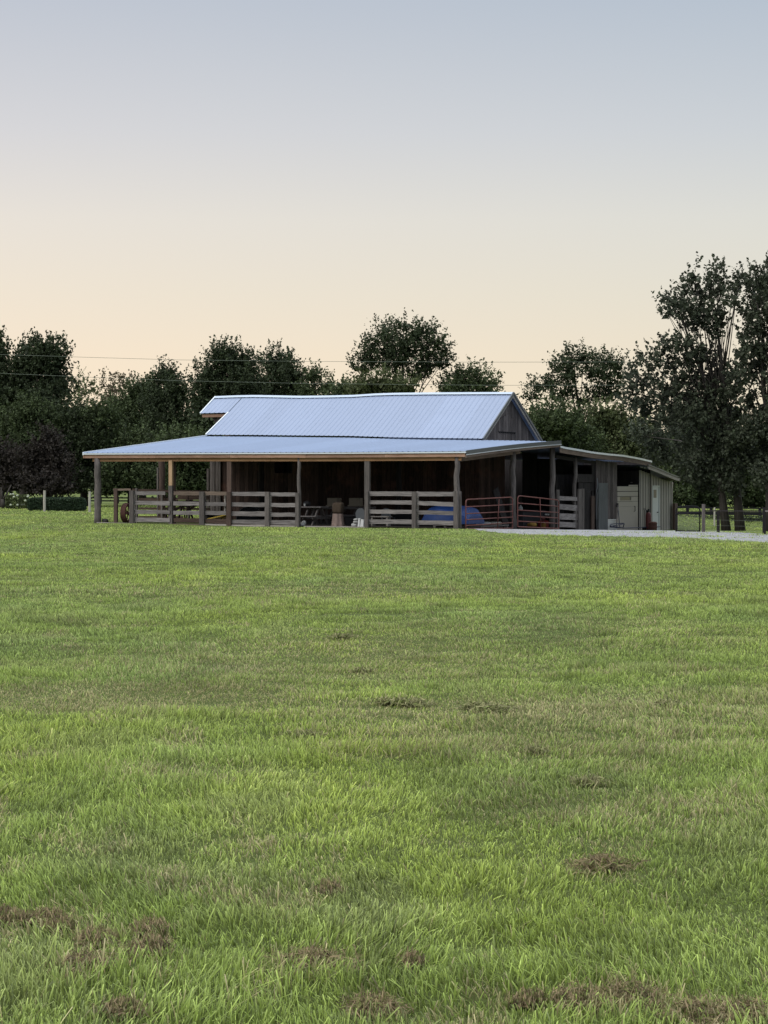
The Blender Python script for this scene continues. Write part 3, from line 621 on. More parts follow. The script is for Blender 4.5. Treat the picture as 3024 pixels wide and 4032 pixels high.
barn = thing('barn', 'old timber barn with pale blue metal roof, wide open porch and open side bays', 'barn', bc)
PITCH_R = .2286
def roof_sheet(mb, sA, sB, row, ribh=.017, pitch=PITCH_R, tint=.5):
    n = int(round((sB-sA)/pitch)); cols = []; pan = [random.random() for _ in range(n)]
    for i in range(n+1):
        s = sA+(sB-sA)*i/n; hb, ht = .034, .014
        for ds, h in ((-hb, 0), (-ht, ribh), (ht, ribh), (hb, 0)):
            q = s+ds
            if sA-1e-6 <= q <= sB+1e-6: cols.append((q, h, i))
    rows = [[p+Vector((0, 0, h)) for p in row(s)] for s, h, _ in cols]; nr = len(rows[0])
    b = len(mb.v)
    for r in rows: mb.v += [tuple(p) for p in r]
    for i in range(len(rows)-1):
        for j in range(nr-1):
            a = b+i*nr+j; mb.f.append((a, a+nr, a+nr+1, a+1)); mb.c.append(pan[cols[i][2]//4])
# porch roof
def row_porch(s, off=0): return [W(s, T1*1.005*v+(-.03 if v == 0 else 0), zE(s)+(zT(s)-zE(s))*v-.0+off+(-.02 if v == 1 else 0)) for v in (0, .12, .25, .4, .55, .7, .85, 1)]
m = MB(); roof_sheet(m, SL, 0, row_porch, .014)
pr = m.build('porch_roof', M['roof_porch'], barn)
m = MB()   # boarded underside
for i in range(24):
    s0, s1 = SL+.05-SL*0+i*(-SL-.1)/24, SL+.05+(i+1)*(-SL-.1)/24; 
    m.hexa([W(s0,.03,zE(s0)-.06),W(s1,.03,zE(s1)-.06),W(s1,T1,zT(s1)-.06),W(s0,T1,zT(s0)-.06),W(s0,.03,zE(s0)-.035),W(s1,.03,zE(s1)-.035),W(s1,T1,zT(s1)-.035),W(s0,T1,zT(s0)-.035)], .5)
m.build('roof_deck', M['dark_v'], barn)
# rafters
for k in range(17):
    s = SL+.25+k*(-SL-.5)/16; m = MB(); m.bar(W(s,.12,zE(s)-.15), W(s,T1-.1,zT(s)-.15), .05, .16); m.build('rafter', M['beam_old'], barn)
# eave edging, fascia, beam
def along(mb, zf, sA, sB, t0, t1, dz0, dz1, n=10, tv=True):
    for i in range(n):
        a, b = sA+(sB-sA)*i/n, sA+(sB-sA)*(i+1)/n; ti = random.random() if tv and i % 3 == 0 else .5
        mb.hexa([W(a,t0,zf(a)+dz0),W(b,t0,zf(b)+dz0),W(b,t1,zf(b)+dz0),W(a,t1,zf(a)+dz0),W(a,t0,zf(a)+dz1),W(b,t0,zf(b)+dz1),W(b,t1,zf(b)+dz1),W(a,t1,zf(a)+dz1)], ti)
m = MB(); along(m, zE, SL, 0, -.045, .0, -.06, -.012, tv=False); m.build('drip_edge', M['white_trim'], barn)
m = MB()
for i in range(5):
    a, b = SL+.06+i*(-SL-.1)/5, SL+.06+(i+1)*(-SL-.1)/5
    along(m, zE, a, b-.01, 0, .04, -.20, -.062, 3, False); m.c[-18:] = [random.random()]*18
m.build('fascia', M['fascia'], barn)
m = MB()
for i in range(4):
    a, b = SL+.38+i*(-SL-.6)/4, SL+.38+(i+1)*(-SL-.6)/4; along(m, zE, a, b-.012, .09, .14, -.335, -.19, 3, False); m.c[-18:] = [random.random()]*18
m.build('eave_beam', M['beam'], barn)
# right rake of porch roof: grey metal face, white lip, timber below
def rake(s, f0, f1, w0, w1, mat, name, n=8, tA=0, tB=None, zl=None):
    m = MB(); tB = tB or T1
    for i in range(n):
        a, b = i/n, (i+1)/n; ta, tb = tA+(tB-tA)*a, tA+(tB-tA)*b; za, zb = zl(a), zl(b)
        m.hexa([W(s+w0,ta,za+f0),W(s+w1,ta,za+f0),W(s+w1,tb,zb+f0),W(s+w0,tb,zb+f0),W(s+w0,ta,za+f1),W(s+w1,ta,za+f1),W(s+w1,tb,zb+f1),W(s+w0,tb,zb+f1)], .5)
    return m.build(name, mat, barn)
zpr = lambda a: zE(0)+(zT(0)-zE(0))*a+.03*math.sin(a*math.pi)*1.2
rake(0, -.115, .035, .0, .02, M['grey_trim'], 'rake_trim', zl=zpr)
rake(0, -.135, -.115, .0, .035, M['white_trim'], 'rake_lip', zl=zpr)
rake(0, -.23, -.135, -.04, .0, M['beam_old'], 'rake_board', zl=zpr)
zpl = lambda a: zE(SL)+(zT(SL)-zE(SL))*a
rake(SL, -.08, .04, -.03, .03, M['white_trim'], 'rake_trim', zl=zpl)
rake(SL, -.20, -.085, .0, .04, M['fascia'], 'rake_board', zl=zpl)
# main roof: front slope, hood, back slope
def row_main(s):
    za, zb = zT(s)+.045, zR(s); v0 = 0 if s >= SL-.001 else .58
    return [W(s, (T1-.12)+(TR-T1+.12)*v, za+(zb-za)*v-.025*math.sin(v*math.pi)) for v in np.linspace(v0, 1, 8)]
def row_back(s):
    za, zb = zT(s)+.045, zR(s); v0 = 0 if s >= SL-.001 else .58
    return [W(s, TB+(TR-TB)*v, za+(zb-za)*v) for v in np.linspace(1, v0, 6)]
m = MB(); roof_sheet(m, SL, SG, row_main); roof_sheet(m, S_HOOD, SL-.002, row_main); m.build('main_roof', M['roof'], barn)
m = MB(); roof_sheet(m, SL, SG, row_back); roof_sheet(m, S_HOOD, SL-.002, row_back); m.build('back_roof', M['roof'], barn)
m = MB(); N = 40
for i in range(N):
    a, b = S_HOOD+(SG-S_HOOD)*i/N, S_HOOD+(SG-S_HOOD)*(i+1)/N
    for sg in (1, -1):
        P = [W(a,TR,zR(a)+.05),W(b,TR,zR(b)+.05),W(b,TR-.17*sg,zR(b)-.045),W(a,TR-.17*sg,zR(a)-.045)]
        m.face(P if sg > 0 else P[::-1], .5)
        P2 = [p-Vector((0,0,.012)) for p in P]; m.face((P2 if sg < 0 else P2[::-1]), .5)
m.build('ridge_cap', M['ridge'], barn)
def rakebar(s, ta, za, tb, zb, w, h, mat, name, off=0): 
    m = MB(); m.bar(W(s+off,ta,za), W(s+off,tb,zb), w, h, .5); return m.build(name, mat, barn)
zg0, zgr = zT(SG)+.045, zR(SG)
rakebar(SG, T1-.12, zg0-.03, TR, zgr+.0, .05, .12, M['grey_trim'], 'rake_trim', .03)
rakebar(SG, TB, zg0-.03, TR, zgr+.0, .05, .10, M['grey_trim'], 'rake_trim', .03)
rakebar(SG, T1-.05, zg0-.13, TR, zgr-.11, .03, .11, M['pale_h'], 'rake_board', -.005)
rakebar(SG, TB, zg0-.13, TR, zgr-.11, .03, .13, M['pale_h'], 'rake_board', -.005)
rakebar(SL, T1-.12, zT(SL)+.04, TH, zH+.02, .06, .09, M['white_trim'], 'rake_trim', -.02)
rakebar(S_HOOD, TH, zH+.0, TR, zR(S_HOOD)+.01, .06, .09, M['white_trim'], 'rake_trim', -.02)
m = MB(); m.box(S_HOOD+.06, SL-.1, TH+.02, TH+.06, zH-.165, zH-.03); m.build('hood_fascia', M['fascia'], barn)
# hood side wall, narrowing downwards
m = MB(); a = on_t(833,1643,TH+.15); b = on_t(885,1641,TH+.15); c = on_t(853,1672,TH+.15)
kk = 7
for i in range(kk):
    u0, u1 = i/kk, (i+1)/kk-.012; s0, s1 = a[0]+(b[0]+.3-a[0])*u0, a[0]+(b[0]+.3-a[0])*u1
    zl = lambda s: a[1]-(s-a[0])*(a[1]-c[1])/(c[0]-a[0])*1.0
    m.prism([W(s0,TH+.15,a[1]),W(s0,TH+.15,zl(s0)),W(s1,TH+.15,zl(s1)),W(s1,TH+.15,a[1])], ET, .025)
m.build('hood_wall', M['barn_grey'], barn)
m = MB(); m.prism([W(S_HOOD+.5,TH+.1,zH-.1),W(S_HOOD+.5,TR,zR(S_HOOD)-.1),W(S_HOOD+.5,2*TR-TH,zH-.1)], ES, .03); m.build('hood_gable', M['barn_grey'], barn)
# gable boards
m = MB(); GS = SG-.22; n = 30; t0, t1 = T1+.05, TB-.05
for i in range(n):
    ta, tb = t0+(t1-t0)*i/n, t0+(t1-t0)*(i+1)/n-.012
    def ztop(t): return zg0-.08+(zgr-zg0)*(1-abs(t-TR)/((TR-T1+.12) if t < TR else (TB-TR)))
    P = [W(GS,ta,zg0-.4),W(GS,tb,zg0-.4),W(GS,tb,max(zg0-.35,ztop(tb)-.05)),W(GS,ta,max(zg0-.35,ztop(ta)-.05))]
    m.prism(P, ES, .02+.01*random.random())
m.build('gable_wall', M['barn_grey'], barn)
m = MB()   # loft door and its dark joint lines
q0 = on_s(1977,1640,SG)[0]; q1 = on_s(2045,1640,SG)[0]; zb_ = on_s(2000,1699,SG)[1]; zt_ = on_s(2000,1640,SG)[1]
k = 7
for i in range(k): m.prism([W(GS+.032,q0+(q1-q0)*i/k,zb_),W(GS+.032,q0+(q1-q0)*(i+1)/k-.01,zb_),W(GS+.032,q0+(q1-q0)*(i+1)/k-.01,zt_-.1+.22*min(1, max(0, .9-abs(i-3)/3.0))),W(GS+.032,q0+(q1-q0)*i/k,zt_-.1+.22*min(1, max(0, .9-abs(i-3)/3.0)))], ES, .025)
ld = m.build('loft_door', M['barn_grey'], barn)
m = MB()
tt_ = [q0+(q1-q0)*i/18 for i in range(19)]
for i, (ta, tb) in enumerate(zip(tt_, tt_[1:])): m.box(GS+.03, GS+.062, ta, tb+.004, zb_-.03-(.03 if i % 2 else .0), zb_-.012, 0)
m.build('hinge_gap', M['black'], ld)
# barn body walls: front, right, left, back
def board_wall(mb, kind, c, a0, a1, zlo, zhi, wd=.2, th=.022, skip=None, gap=.012, jag=0):
    n = max(1, int(abs(a1-a0)/wd))
    for i in range(n):
        p, q = a0+(a1-a0)*i/n, a0+(a1-a0)*(i+1)/n-gap*(1 if a1 > a0 else -1)
        if skip and skip((p+q)/2): 
            spans = skip((p+q)/2)
        else: spans = None
        lo = zlo+random.random()*jag; hi = zhi((p+q)/2) if callable(zhi) else zhi
        zz = [(lo, hi)] if not spans else [(lo, spans[0]), (spans[1], hi)]
        tt = th+random.random()*.012; ti = random.random()
        for l, h in zz:
            if h-l < .05: continue
            if kind == 't': mb.box(p, q, c, c+tt, l, h, ti)
            else: mb.box(c-tt, c, p, q, l, h, ti)
wz = bc.z-.15
SBL = on_t(826, 1900, T1)[0]; SBR = SG-.22
w0 = on_t(1074,1863,T1); w1 = on_t(1143,1818,T1)
m = MB(); board_wall(m, 't', T1+.02, SBL, SBR, wz, lambda s: zT(s)-.05, .21, skip=lambda s: (w0[1], w1[1]) if w0[0] < s < w1[0] else None)
m.build('front_wall', M['barn'], barn)
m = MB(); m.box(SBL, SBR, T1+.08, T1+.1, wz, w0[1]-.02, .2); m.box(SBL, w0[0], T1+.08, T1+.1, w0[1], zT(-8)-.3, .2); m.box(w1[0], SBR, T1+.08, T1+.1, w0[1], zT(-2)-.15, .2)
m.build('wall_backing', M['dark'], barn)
m = MB(); td0 = on_s(1988, 1900, SBR)[0]
board_wall(m, 's', SBR, T1+.05, td0, wz-.2, zT(SG)-.1, .2); m.build('side_wall', M['barn'], barn)
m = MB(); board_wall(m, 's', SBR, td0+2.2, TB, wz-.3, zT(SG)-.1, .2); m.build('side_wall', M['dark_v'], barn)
m = MB(); board_wall(m, 's', SBL+.05, T1+.06, TB, wz, zT(SBL)-.05, .2); m.build('left_wall', M['barn'], barn)
_k = sorted(on_s(x, y, 0) for x, y in ((2205,1758),(2270,1770),(2331,1781),(2390,1788),(2450,1793.5),(2510,1804),(2566,1817)))
zL_ = lambda t: float(np.interp(t, [a[0] for a in _k], [a[1] for a in _k]))
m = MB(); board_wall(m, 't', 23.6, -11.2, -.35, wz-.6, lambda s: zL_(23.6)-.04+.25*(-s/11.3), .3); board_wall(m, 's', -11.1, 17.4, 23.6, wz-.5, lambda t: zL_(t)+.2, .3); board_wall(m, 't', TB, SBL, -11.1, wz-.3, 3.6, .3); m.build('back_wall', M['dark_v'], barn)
# lighter corner boards and a leaning plank at the left corner of the wall
m = MB()
for x0, x1, dz in ((826,836,0),(838,846,.1),(848,858,0),(860,868,.05)):
    a, b = on_t(x0,1900,T1-.06)[0], on_t(x1,1900,T1-.06)[0]; m.box(a, b, T1-.05-dz*.3, T1-.02-dz*.3, wz, zT(a)-.06)
m.build('corner_board', M['grey_v'], barn)
# posts
def post(x0, x1, yb, t, ztop, mat='grey_v', rnd=False, name='post', wob=.02, yt=None, par=None, s_plane=None):
    if s_plane is None:
        a, b = on_t(x0, yb, t), on_t(x1, yb, t); s0, s1 = a[0], b[0]; zb = a[1]-.1; w_ = s1-s0; cs, ct = (s0+s1)/2, t
    else:
        a, b = on_s(x0, yb, s_plane), on_s(x1, yb, s_plane); zb = a[1]-.1; cs, ct = s_plane, (a[0]+b[0])/2
        w_ = min(.28, (x1-x0)/F*on_s(x0, yb, s_plane)[0]*0+(x1-x0)/F*(W(cs, ct, 0).y))
    m = MB(); n = 9; tp = W(cs, ct, ztop); bt = W(cs, ct, zb)
    if rnd:
        pts = [bt.lerp(tp, i/(n-1))+Vector((random.uniform(-wob, wob), random.uniform(-wob, wob), 0))*(0 < i < n-1) for i in range(n)]
        m.tube(pts, [w_/2*(1.06-.12*i/(n-1))*random.uniform(.95, 1.05) for i in range(n)], 12, .5)
    else: m.box(cs-w_/2, cs+w_/2, ct-min(w_, .12)/2, ct+min(w_, .12)/2, zb, ztop)
    return m.build(name, M[mat], par or barn, rnd)
zb_ = zE(-8)-.335
post(373, 396, 2058, .12, zE(-15)-.2, rnd=True)
# second post: weathered stub spliced to a new upper length
zs = on_t(672, 1912, .12)[1]
post(666, 680, 2072, .08, zs); pn = post(667, 680, 2072, .10, zE(-13)-.3, 'newpost'); pn.data.transform(__import__('mathutils').Matrix.Identity(4))
for v in pn.data.vertices:
    if v.co.z+bc.z < zs: v.co.z = zs-bc.z+.002
pn['label'] = 'new pale timber upper length of the second post'
post(680, 690, 2065, .3, zE(-13)-.2, 'brown_v')
post(896, 913, 2079, .16, zE(-11)-.2, 'brown_v'); post(1171, 1184, 2077, .14, zE(-8)-.2, rnd=True, wob=.03); post(1437, 1457, 2077, .16, zE(-5)-.2, 'grey_v', rnd=False)
post(1789, 1810, 2085, .14, zE(-.3)-.2, rnd=True, wob=.03)
SW = on_t(1800, 2000, .14)[0]
post(2008, 2031, 2090, 0, zpr(on_s(2020,1900,SW)[0]/T1)-.2, rnd=True, wob=.04, s_plane=SW)
post(2163, 2186, 2089, 0, zpr(.99)-.2, rnd=True, wob=.03, s_plane=SW)
post(2256, 2272, 2080, 0, on_s(2264,1800,SW)[1], rnd=True, wob=.06, s_plane=SW)
post(625, 648, 2036, 8.5, 3.4, 'brown_v', rnd=True, wob=.03); post(816, 824, 2010, T1-.6, on_t(820,1845,T1-.6)[1], 'grey_v')
post(1020, 1040, 2050, 5.2, 3.1, 'dark_v', rnd=True); post(1560, 1580, 2050, 5.2, 3.1, 'dark_v', rnd=True)
# header beams along the right side
p0 = on_s(1850,1793,SW); p1 = on_s(2045,1771,SW); m = MB(); m.bar(W(SW+.02,.2,zpr(0)-.3), W(SW+.02,p1[0],zpr(p1[0]/T1)-.31), .05, .15); m.build('side_beam', M['beam_old'], barn)
# ---- rear lean-to with roof falling away from the porch
def zfun(pts, s, f=None):
    k = sorted(on_s(x, y, s) for x, y in pts); return lambda t: float(np.interp(t, [a[0] for a in k], [a[1] for a in k]))
zL = zfun(((2205,1758),(2220,1762),(2270,1770),(2331,1781),(2390,1788),(2450,1793.5),(2510,1804),(2566,1817)), 0)
tL0, tL1 = on_s(2206,1760,0)[0], on_s(2565,1817,0)[0]
m = MB(); nn = 46
ts = np.linspace(tL0, tL1, nn)
for i in range(nn-1):
    ta, tb = ts[i], ts[i+1]; za, zb2 = zL(ta), zL(tb)
    for dz, inv in ((0, 0), (-.03, 1)):
        P = [W(0,ta,za+dz),W(0,tb,zb2+dz),W(-11.3,tb,zb2+dz+.25),W(-11.3,ta,za+dz+.25)] if ta > TB-.2 else [W(0,ta,za+dz),W(0,tb,zb2+dz),W(SBR,tb,zb2+dz+.1),W(SBR,ta,za+dz+.1)]
        m.face(P if inv else P[::-1], .5)
m.build('rear_roof', M['roof'], barn)
def rake2(zf, tA, tB, f0, f1, w0, w1, mat, name, par, s=0, n=20):
    m = MB()
    for i in range(n):
        ta, tb = tA+(tB-tA)*i/n, tA+(tB-tA)*(i+1)/n; za, zb = zf(ta), zf(tb)
        m.hexa([W(s+w0,ta,za+f0),W(s+w1,ta,za+f0),W(s+w1,tb,zb+f0),W(s+w0,tb,zb+f0),W(s+w0,ta,za+f1),W(s+w1,ta,za+f1),W(s+w1,tb,zb+f1),W(s+w0,tb,zb+f1)], .5)
    return m.build(name, mat, par)
rake2(zL, tL0, tL1, -.05, .03, .0, .03, M['white_trim'], 'rake_trim', barn); rake2(zL, tL0, tL1, -.24, -.052, -.04, .0, M['beam_old'], 'rake_board', barn)
rake2(lambda t: zL(t)-.02, tL0+.6, on_s(2345,1800,SW)[0], -.42, -.28, -.03, .03, M['dark_v'], 'header', barn, s=SW)
SWI = SW-.03
# interior partition planks behind the side posts
def panel(x0, yt0, x1, yt1, yb, mat, name, s=SWI, wd=.18, par=None, vert=True, th=.02, jag=0, bev=0):
    a, b = on_s(x0, yt0, s), on_s(x1, yt1, s); zb = min(on_s(x0, yb, s)[1], on_s(x1, yb, s)[1]); m = MB()
    if vert:
        n = max(1, int(abs(b[0]-a[0])/wd))
        for i in range(n):
            u0, u1 = i/n, (i+1)/n; t0, t1 = a[0]+(b[0]-a[0])*u0, a[0]+(b[0]-a[0])*u1-.01; z0, z1 = a[1]+(b[1]-a[1])*u0, a[1]+(b[1]-a[1])*u1
            q = th+random.random()*.012; jb = random.random()*jag; m.hexa([W(s,t0,zb+jb),W(s+q,t0,zb+jb),W(s+q,t1,zb+jb),W(s,t1,zb+jb),W(s,t0,z0),W(s+q,t0,z0),W(s+q,t1,z1),W(s,t1,z1)], random.random())
    else: m.hexa([W(s,a[0],zb),W(s+th,a[0],zb),W(s+th,b[0],zb),W(s,b[0],zb),W(s,a[0],a[1]),W(s+th,a[0],a[1]),W(s+th,b[0],b[1]),W(s,b[0],b[1])], random.random())
    return m.build(name, M[mat], par or barn, bevel=bev)
panel(2272,1866,2341,1868,1899,'dark_v','plank_panel',wd=.25); panel(2276,1900,2341,1901,1934,'dark_v','plank_panel',wd=.3,s=SWI-.03)
panel(2296,1930,2324,1931,2089,'dark_v','plank_door',s=SWI,wd=.3); panel(2187,1868,2262,1869,2085,'dark_v','plank_panel',s=SWI-.8,wd=.25)
panel(2345,1811,2428,1823,2046,'barn_grey','side_siding',s=SWI+.05,wd=.19,jag=.08); panel(2329,1818,2345,1820,2088,'dark_v','plank_panel',s=SWI-.06,wd=.2)
panel(2329,1812,2342,1815,1868,'dark_v','plank_panel',s=SWI,wd=.5)
# dark inner walls of the rear bay so that the openings look into a closed room
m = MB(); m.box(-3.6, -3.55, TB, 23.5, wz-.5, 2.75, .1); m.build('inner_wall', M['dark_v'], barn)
# things of the side: corner post, light poles
def sbox(x0, x1, yt, yb, s, th, mat, name, label, cat, group=None, bev=.004):
    a, b = on_s(x0, yt, s), on_s(x1, yb, s); m = MB(); m.box(s, s+th, a[0], b[0], b[1], a[1]); o = m.build(name, M[mat], bevel=bev)
    set_origin(o, W(s, (a[0]+b[0])/2, b[1])); return tag(o, label, cat, group)
# ------------------------------------------------------------------ metal shed at the far right end
tS0, tS1 = on_s(2517,1840,SW)[0], on_s(2650,1880,SW)[0]
sh = thing('metal_shed', 'small shed of grey ribbed metal at the right end of the barn', 'shed', W(SW, tS0, g(W(SW,tS0,0).x, W(SW,tS0,0).y)))
zSh = zfun(((2500,1818),(2552,1831),(2600,1850),(2640,1868),(2674,1880)), 0)
tSA, tSB = on_s(2550,1835,0)[0], on_s(2674,1881,0)[0]
dA, dB = on_s(2567,1917,SW), on_s(2591,2091,SW)
m = MB(); pitch = .40; t = tS0; s = SW
ztopS = lambda t: (zL(t)-.26 if t < tSA else zSh(t)-.22)
prof = []
while t < tS1: 
    for dt, h in ((0, 0), (.10, 0), (.13, .05), (.20, .05), (.23, 0), (.30, 0), (.31, .015), (.34, 0)): prof.append((t+dt, h))
    t += pitch
zbS = on_s(2600,2094,SW)[1]-.1
for (ta, ha), (tb, hb) in zip(prof, prof[1:]):
    if tb > tS1 or tb <= ta: continue
    inside = dA[0]-.02 < (ta+tb)/2 < dB[0]+.02
    zlo = dA[1]+.03 if inside else zbS
    m.face([W(s+ha,ta,zlo),W(s+hb,tb,zlo),W(s+hb,tb,ztopS(tb)),W(s+ha,ta,ztopS(ta))], .5)
m.build('wall', M['siding'], sh)
m = MB()
for i in range(30):
    sa = SW-i*.16
    m.face([W(sa,tS1+.02*(i%2),zbS),W(sa,tS1+.02*(i%2),ztopS(tS1)),W(sa-.16,tS1+.02*((i+1)%2),ztopS(tS1)),W(sa-.16,tS1+.02*((i+1)%2),zbS)], .5)
m.build('end_wall', M['siding'], sh)
m = MB(); m.box(SW-4.5, SW-.03, tS0-.03, tS0, zbS, ztopS(tS0)-.05); m.build('inner_wall', M['dark_v'], sh)
m = MB()
for dz, inv in ((0, 0), (-.03, 1)):
    for ta, tb in ((tSA, (tSA+tSB)/2), ((tSA+tSB)/2, tSB)):
        P = [W(.05,ta,zSh(ta)+dz),W(.05,tb,zSh(tb)+dz),W(-6,tb,zSh(tb)+dz),W(-6,ta,zSh(ta)+dz)]; m.face(P if inv else P[::-1], .5)
m.build('roof', M['roof'], sh)
rake2(zSh, tSA-.1, tSB, -.035, .02, .04, .07, M['grey_trim'], 'rake_trim', sh); rake2(zSh, tSA, tSB-.02, -.19, -.037, .0, .045, M['pale_h'], 'rake_board', sh)
m = MB(); m.box(-5.9, .06, tSB, tSB+.04, zSh(tSB)-.16, zSh(tSB)+.0); m.build('fascia', M['pale_h'], sh)
m = MB(); m.box(s-.01, s+.03, dA[0], dB[0], dB[1], dA[1], .5); dr = m.build('door', M['pale_door'], sh)
e0, e1 = on_s(2571,1928,SW), on_s(2582,1960,SW); m = MB(); m.box(s+.03, s+.038, e0[0], e1[0], e1[1], e0[1]); m.build('door_window', M['glass'], dr)
m = MB(); 
m.box(s+.0, s+.055, dA[0]-.09, dA[0]-.005, dB[1], dA[1]+.06, .5); m.box(s, s+.055, dB[0]+.005, dB[0]+.10, dB[1], dA[1]+.06, .5); m.box(s, s+.055, dA[0], dB[0], dA[1]+.005, dA[1]+.06, .5)
m.build('door_frame', M['pale_door'], sh)
e = on_s(2585,2017,SW); m = MB(); m.tube([W(s+.03,e[0],e[1]),W(s+.09,e[0],e[1])], .022, 8); m.tube([W(s+.09,e[0]-.01,e[1]),W(s+.09,e[0]-.12,e[1])], .013, 8); m.build('handle', M['black'], dr)
# ------------------------------------------------------------------ things along the right side
lamp = on_s(2525,1838,SW); m = MB(); c = W(SW+.06,lamp[0],lamp[1]); m.box(SW-.02, SW+.06, lamp[0]-.06, lamp[0]+.06, lamp[1]-.05, lamp[1]+.03)
lt = thing('wall_lamp', 'small white outdoor lamp at the top of the metal shed wall', 'lamp', W(SW,lamp[0],lamp[1])); m.build('bracket', M['white'], lt); m = MB(); m.tube([c, c+ES*.16+Vector((0,0,-.05))], [.03,.055], 10); m.build('lamp_head', M['white'], lt, True)
# cream overhead door leaf in the opening
cd = thing('panel_door', 'cream horizontally ribbed garage door leaf standing in the dark opening', 'door', W(SW-.06, on_s(2470,2090,SW)[0], on_s(2470,2091,SW)[1]))
x0, x1 = 2428, 2509; yl = [1915,1936,1956,1976,1996,2016,2036,2053,2072,2091]
m = MB()
for i, (ya, yb) in enumerate(zip(yl, yl[1:])):
    a, b = on_s(x0, ya, SW-.06), on_s(x1, yb, SW-.06); z0, z1 = b[1]+.03, a[1]
    if i == 2:   # row with the window: frame pieces left and right
        wa, wb = on_s(2438,1957,SW-.06), on_s(2482,1970,SW-.06)
        m.box(SW-.06, SW-.02, a[0], wa[0], z0, z1, .5); m.box(SW-.06, SW-.02, wb[0], b[0], z0, z1, .5); m.box(SW-.06, SW-.02, wa[0], wb[0], z0, wb[1], .5); m.box(SW-.06, SW-.02, wa[0], wb[0], min(wa[1], z1-.005), z1, .5)
    else: m.box(SW-.06, SW-.02, a[0], b[0], z0, z1, .5)
a, b = on_s(2474, 1909, SW-.06), on_s(2509, 1915, SW-.06); m.box(SW-.06, SW-.02, a[0], b[0], b[1]+.012, a[1], .5)
m.build('panel', M['cream'], cd, bevel=.008)
m = MB(); m.box(SW-.055, SW-.045, wa[0], wb[0], wb[1], wa[1]); m.build('window', M['glass'], cd)
e = on_s(2498,2003,SW); m = MB(); m.tube([W(SW-.02,e[0],e[1]+.12),W(SW+.03,e[0],e[1]+.1),W(SW+.03,e[0],e[1]-.1),W(SW-.02,e[0],e[1]-.12)], .015, 6); m.build('handle', M['black'], cd)
m = MB(); a = on_s(2512,1898,SW-.3); m.box(SW-.35, SW-.3, a[0]-1.0, a[0], a[1]-.03, a[1]); tag(set_origin(m.build('shelf_board', M['grey_h']), W(SW-.3,a[0],a[1])), 'narrow board across the dark opening above the cream door', 'board')
sbox(2355,2391,1902,2092,SW+.12,.03,'grey_sheet','plank_sheet','tall grey green sheet of wood leaning on the dark siding','sheet')
m = MB(); a = on_s(2350,1883,SW+.3); b = on_s(2350,2092,SW+.3); q = a[0]
m.tube([W(SW+.3,q,b[1]),W(SW+.3,q-.03,b[1]+.9),W(SW+.3,q+.0,b[1]+1.6),W(SW+.3,q-.05,a[1]-.55),W(SW+.3,q+.09,a[1]-.3),W(SW+.3,q+.02,a[1])], [.035,.035,.035,.03,.03,.022], 8)
tag(set_origin(m.build('conduit_pole', M['grey_plastic'], smooth_=True), W(SW+.3,q,b[1])), 'thin pale pole with a kinked top beside the grey sheet', 'pole')
# ribbed white roofing offcuts
st = thing('metal_sheet_stack', 'pale ribbed metal sheets standing at the foot of the siding', 'sheets', W(SW+.1,on_s(2407,2090,SW)[0],on_s(2407,2092,SW)[1]))
for (yt, yb) in ((2045,2067),(2069,2091)):
    a, b = on_s(2389,yt,SW+.1), on_s(2427,yb,SW+.1); m = MB(); m.box(SW+.1, SW+.13, a[0], b[0], b[1], a[1], .4)
    for f_ in (.08, .5, .92): m.box(SW+.13, SW+.155, a[0], b[0], b[1]+(a[1]-b[1])*f_-.025, b[1]+(a[1]-b[1])*f_+.025, .9)
    m.build('sheet', M['white'], st)
# shovel and broom
for i, (xa, xb, yt, yb, lab, nm) in enumerate(((2427,2433,1985,2078,'pale wooden board leaning by the cream door','leaning_board'),(2437,2431,1992,2078,'dark long-handled tool leaning on the cream door','long_handled_tool'))):
    a, b = on_s(xb,yt,SW+.12), on_s(xa,yb,SW+.3); m = MB()
    if i == 0: m.bar(W(SW+.3,b[0],b[1]), W(SW+.12,a[0],a[1]), .09, .025, .8, up=ES); tag(set_origin(m.build(nm, M['grey_v']), W(SW+.3,b[0],b[1])), lab, 'board')
    else:
        r = thing(nm, lab, 'tool', W(SW+.34,b[0],b[1])); m.tube([W(SW+.34,b[0],b[1]), W(SW+.14,a[0],a[1])], .016, 8); m.build('shaft', M['navy'], r); m = MB(); m.box(SW+.1, SW+.14, a[0]-.08, a[0]+.1, a[1]-.05, a[1]+.12); m.build('tool_head', M['black'], r)
# hose
m = MB(); c0 = on_s(2430,2085,SW+.5); pts = []
for i in range(40):
    a = i/39*math.pi*4.2; pts.append(W(SW+.5+.22*math.sin(a), c0[0]+.75*math.cos(a), c0[1]+.06+.10*(1+math.cos(a*.5))))
for i in range(10): pts.append(W(SW+.5+.05*math.sin(i), c0[0]+.8+.62*i, c0[1]+.045-.003*i))
tag(set_origin(m.build('garden_hose', M['navy'], smooth_=True) if not m.tube(pts, .02, 6) else None, pts[0]), 'dark blue hose coiled on the gravel in front of the cream door', 'hose')
# posts of the plank stall
sbox(2288,2296,1924,2089,SW+.05,.06,'grey_v','stall_post','pale metal-faced upright on the left of the dark plank door','post')
sbox(2326,2337,1953,2089,SW+.05,.05,'brown_v','stall_post','short brown board upright on the right of the dark plank door','post')
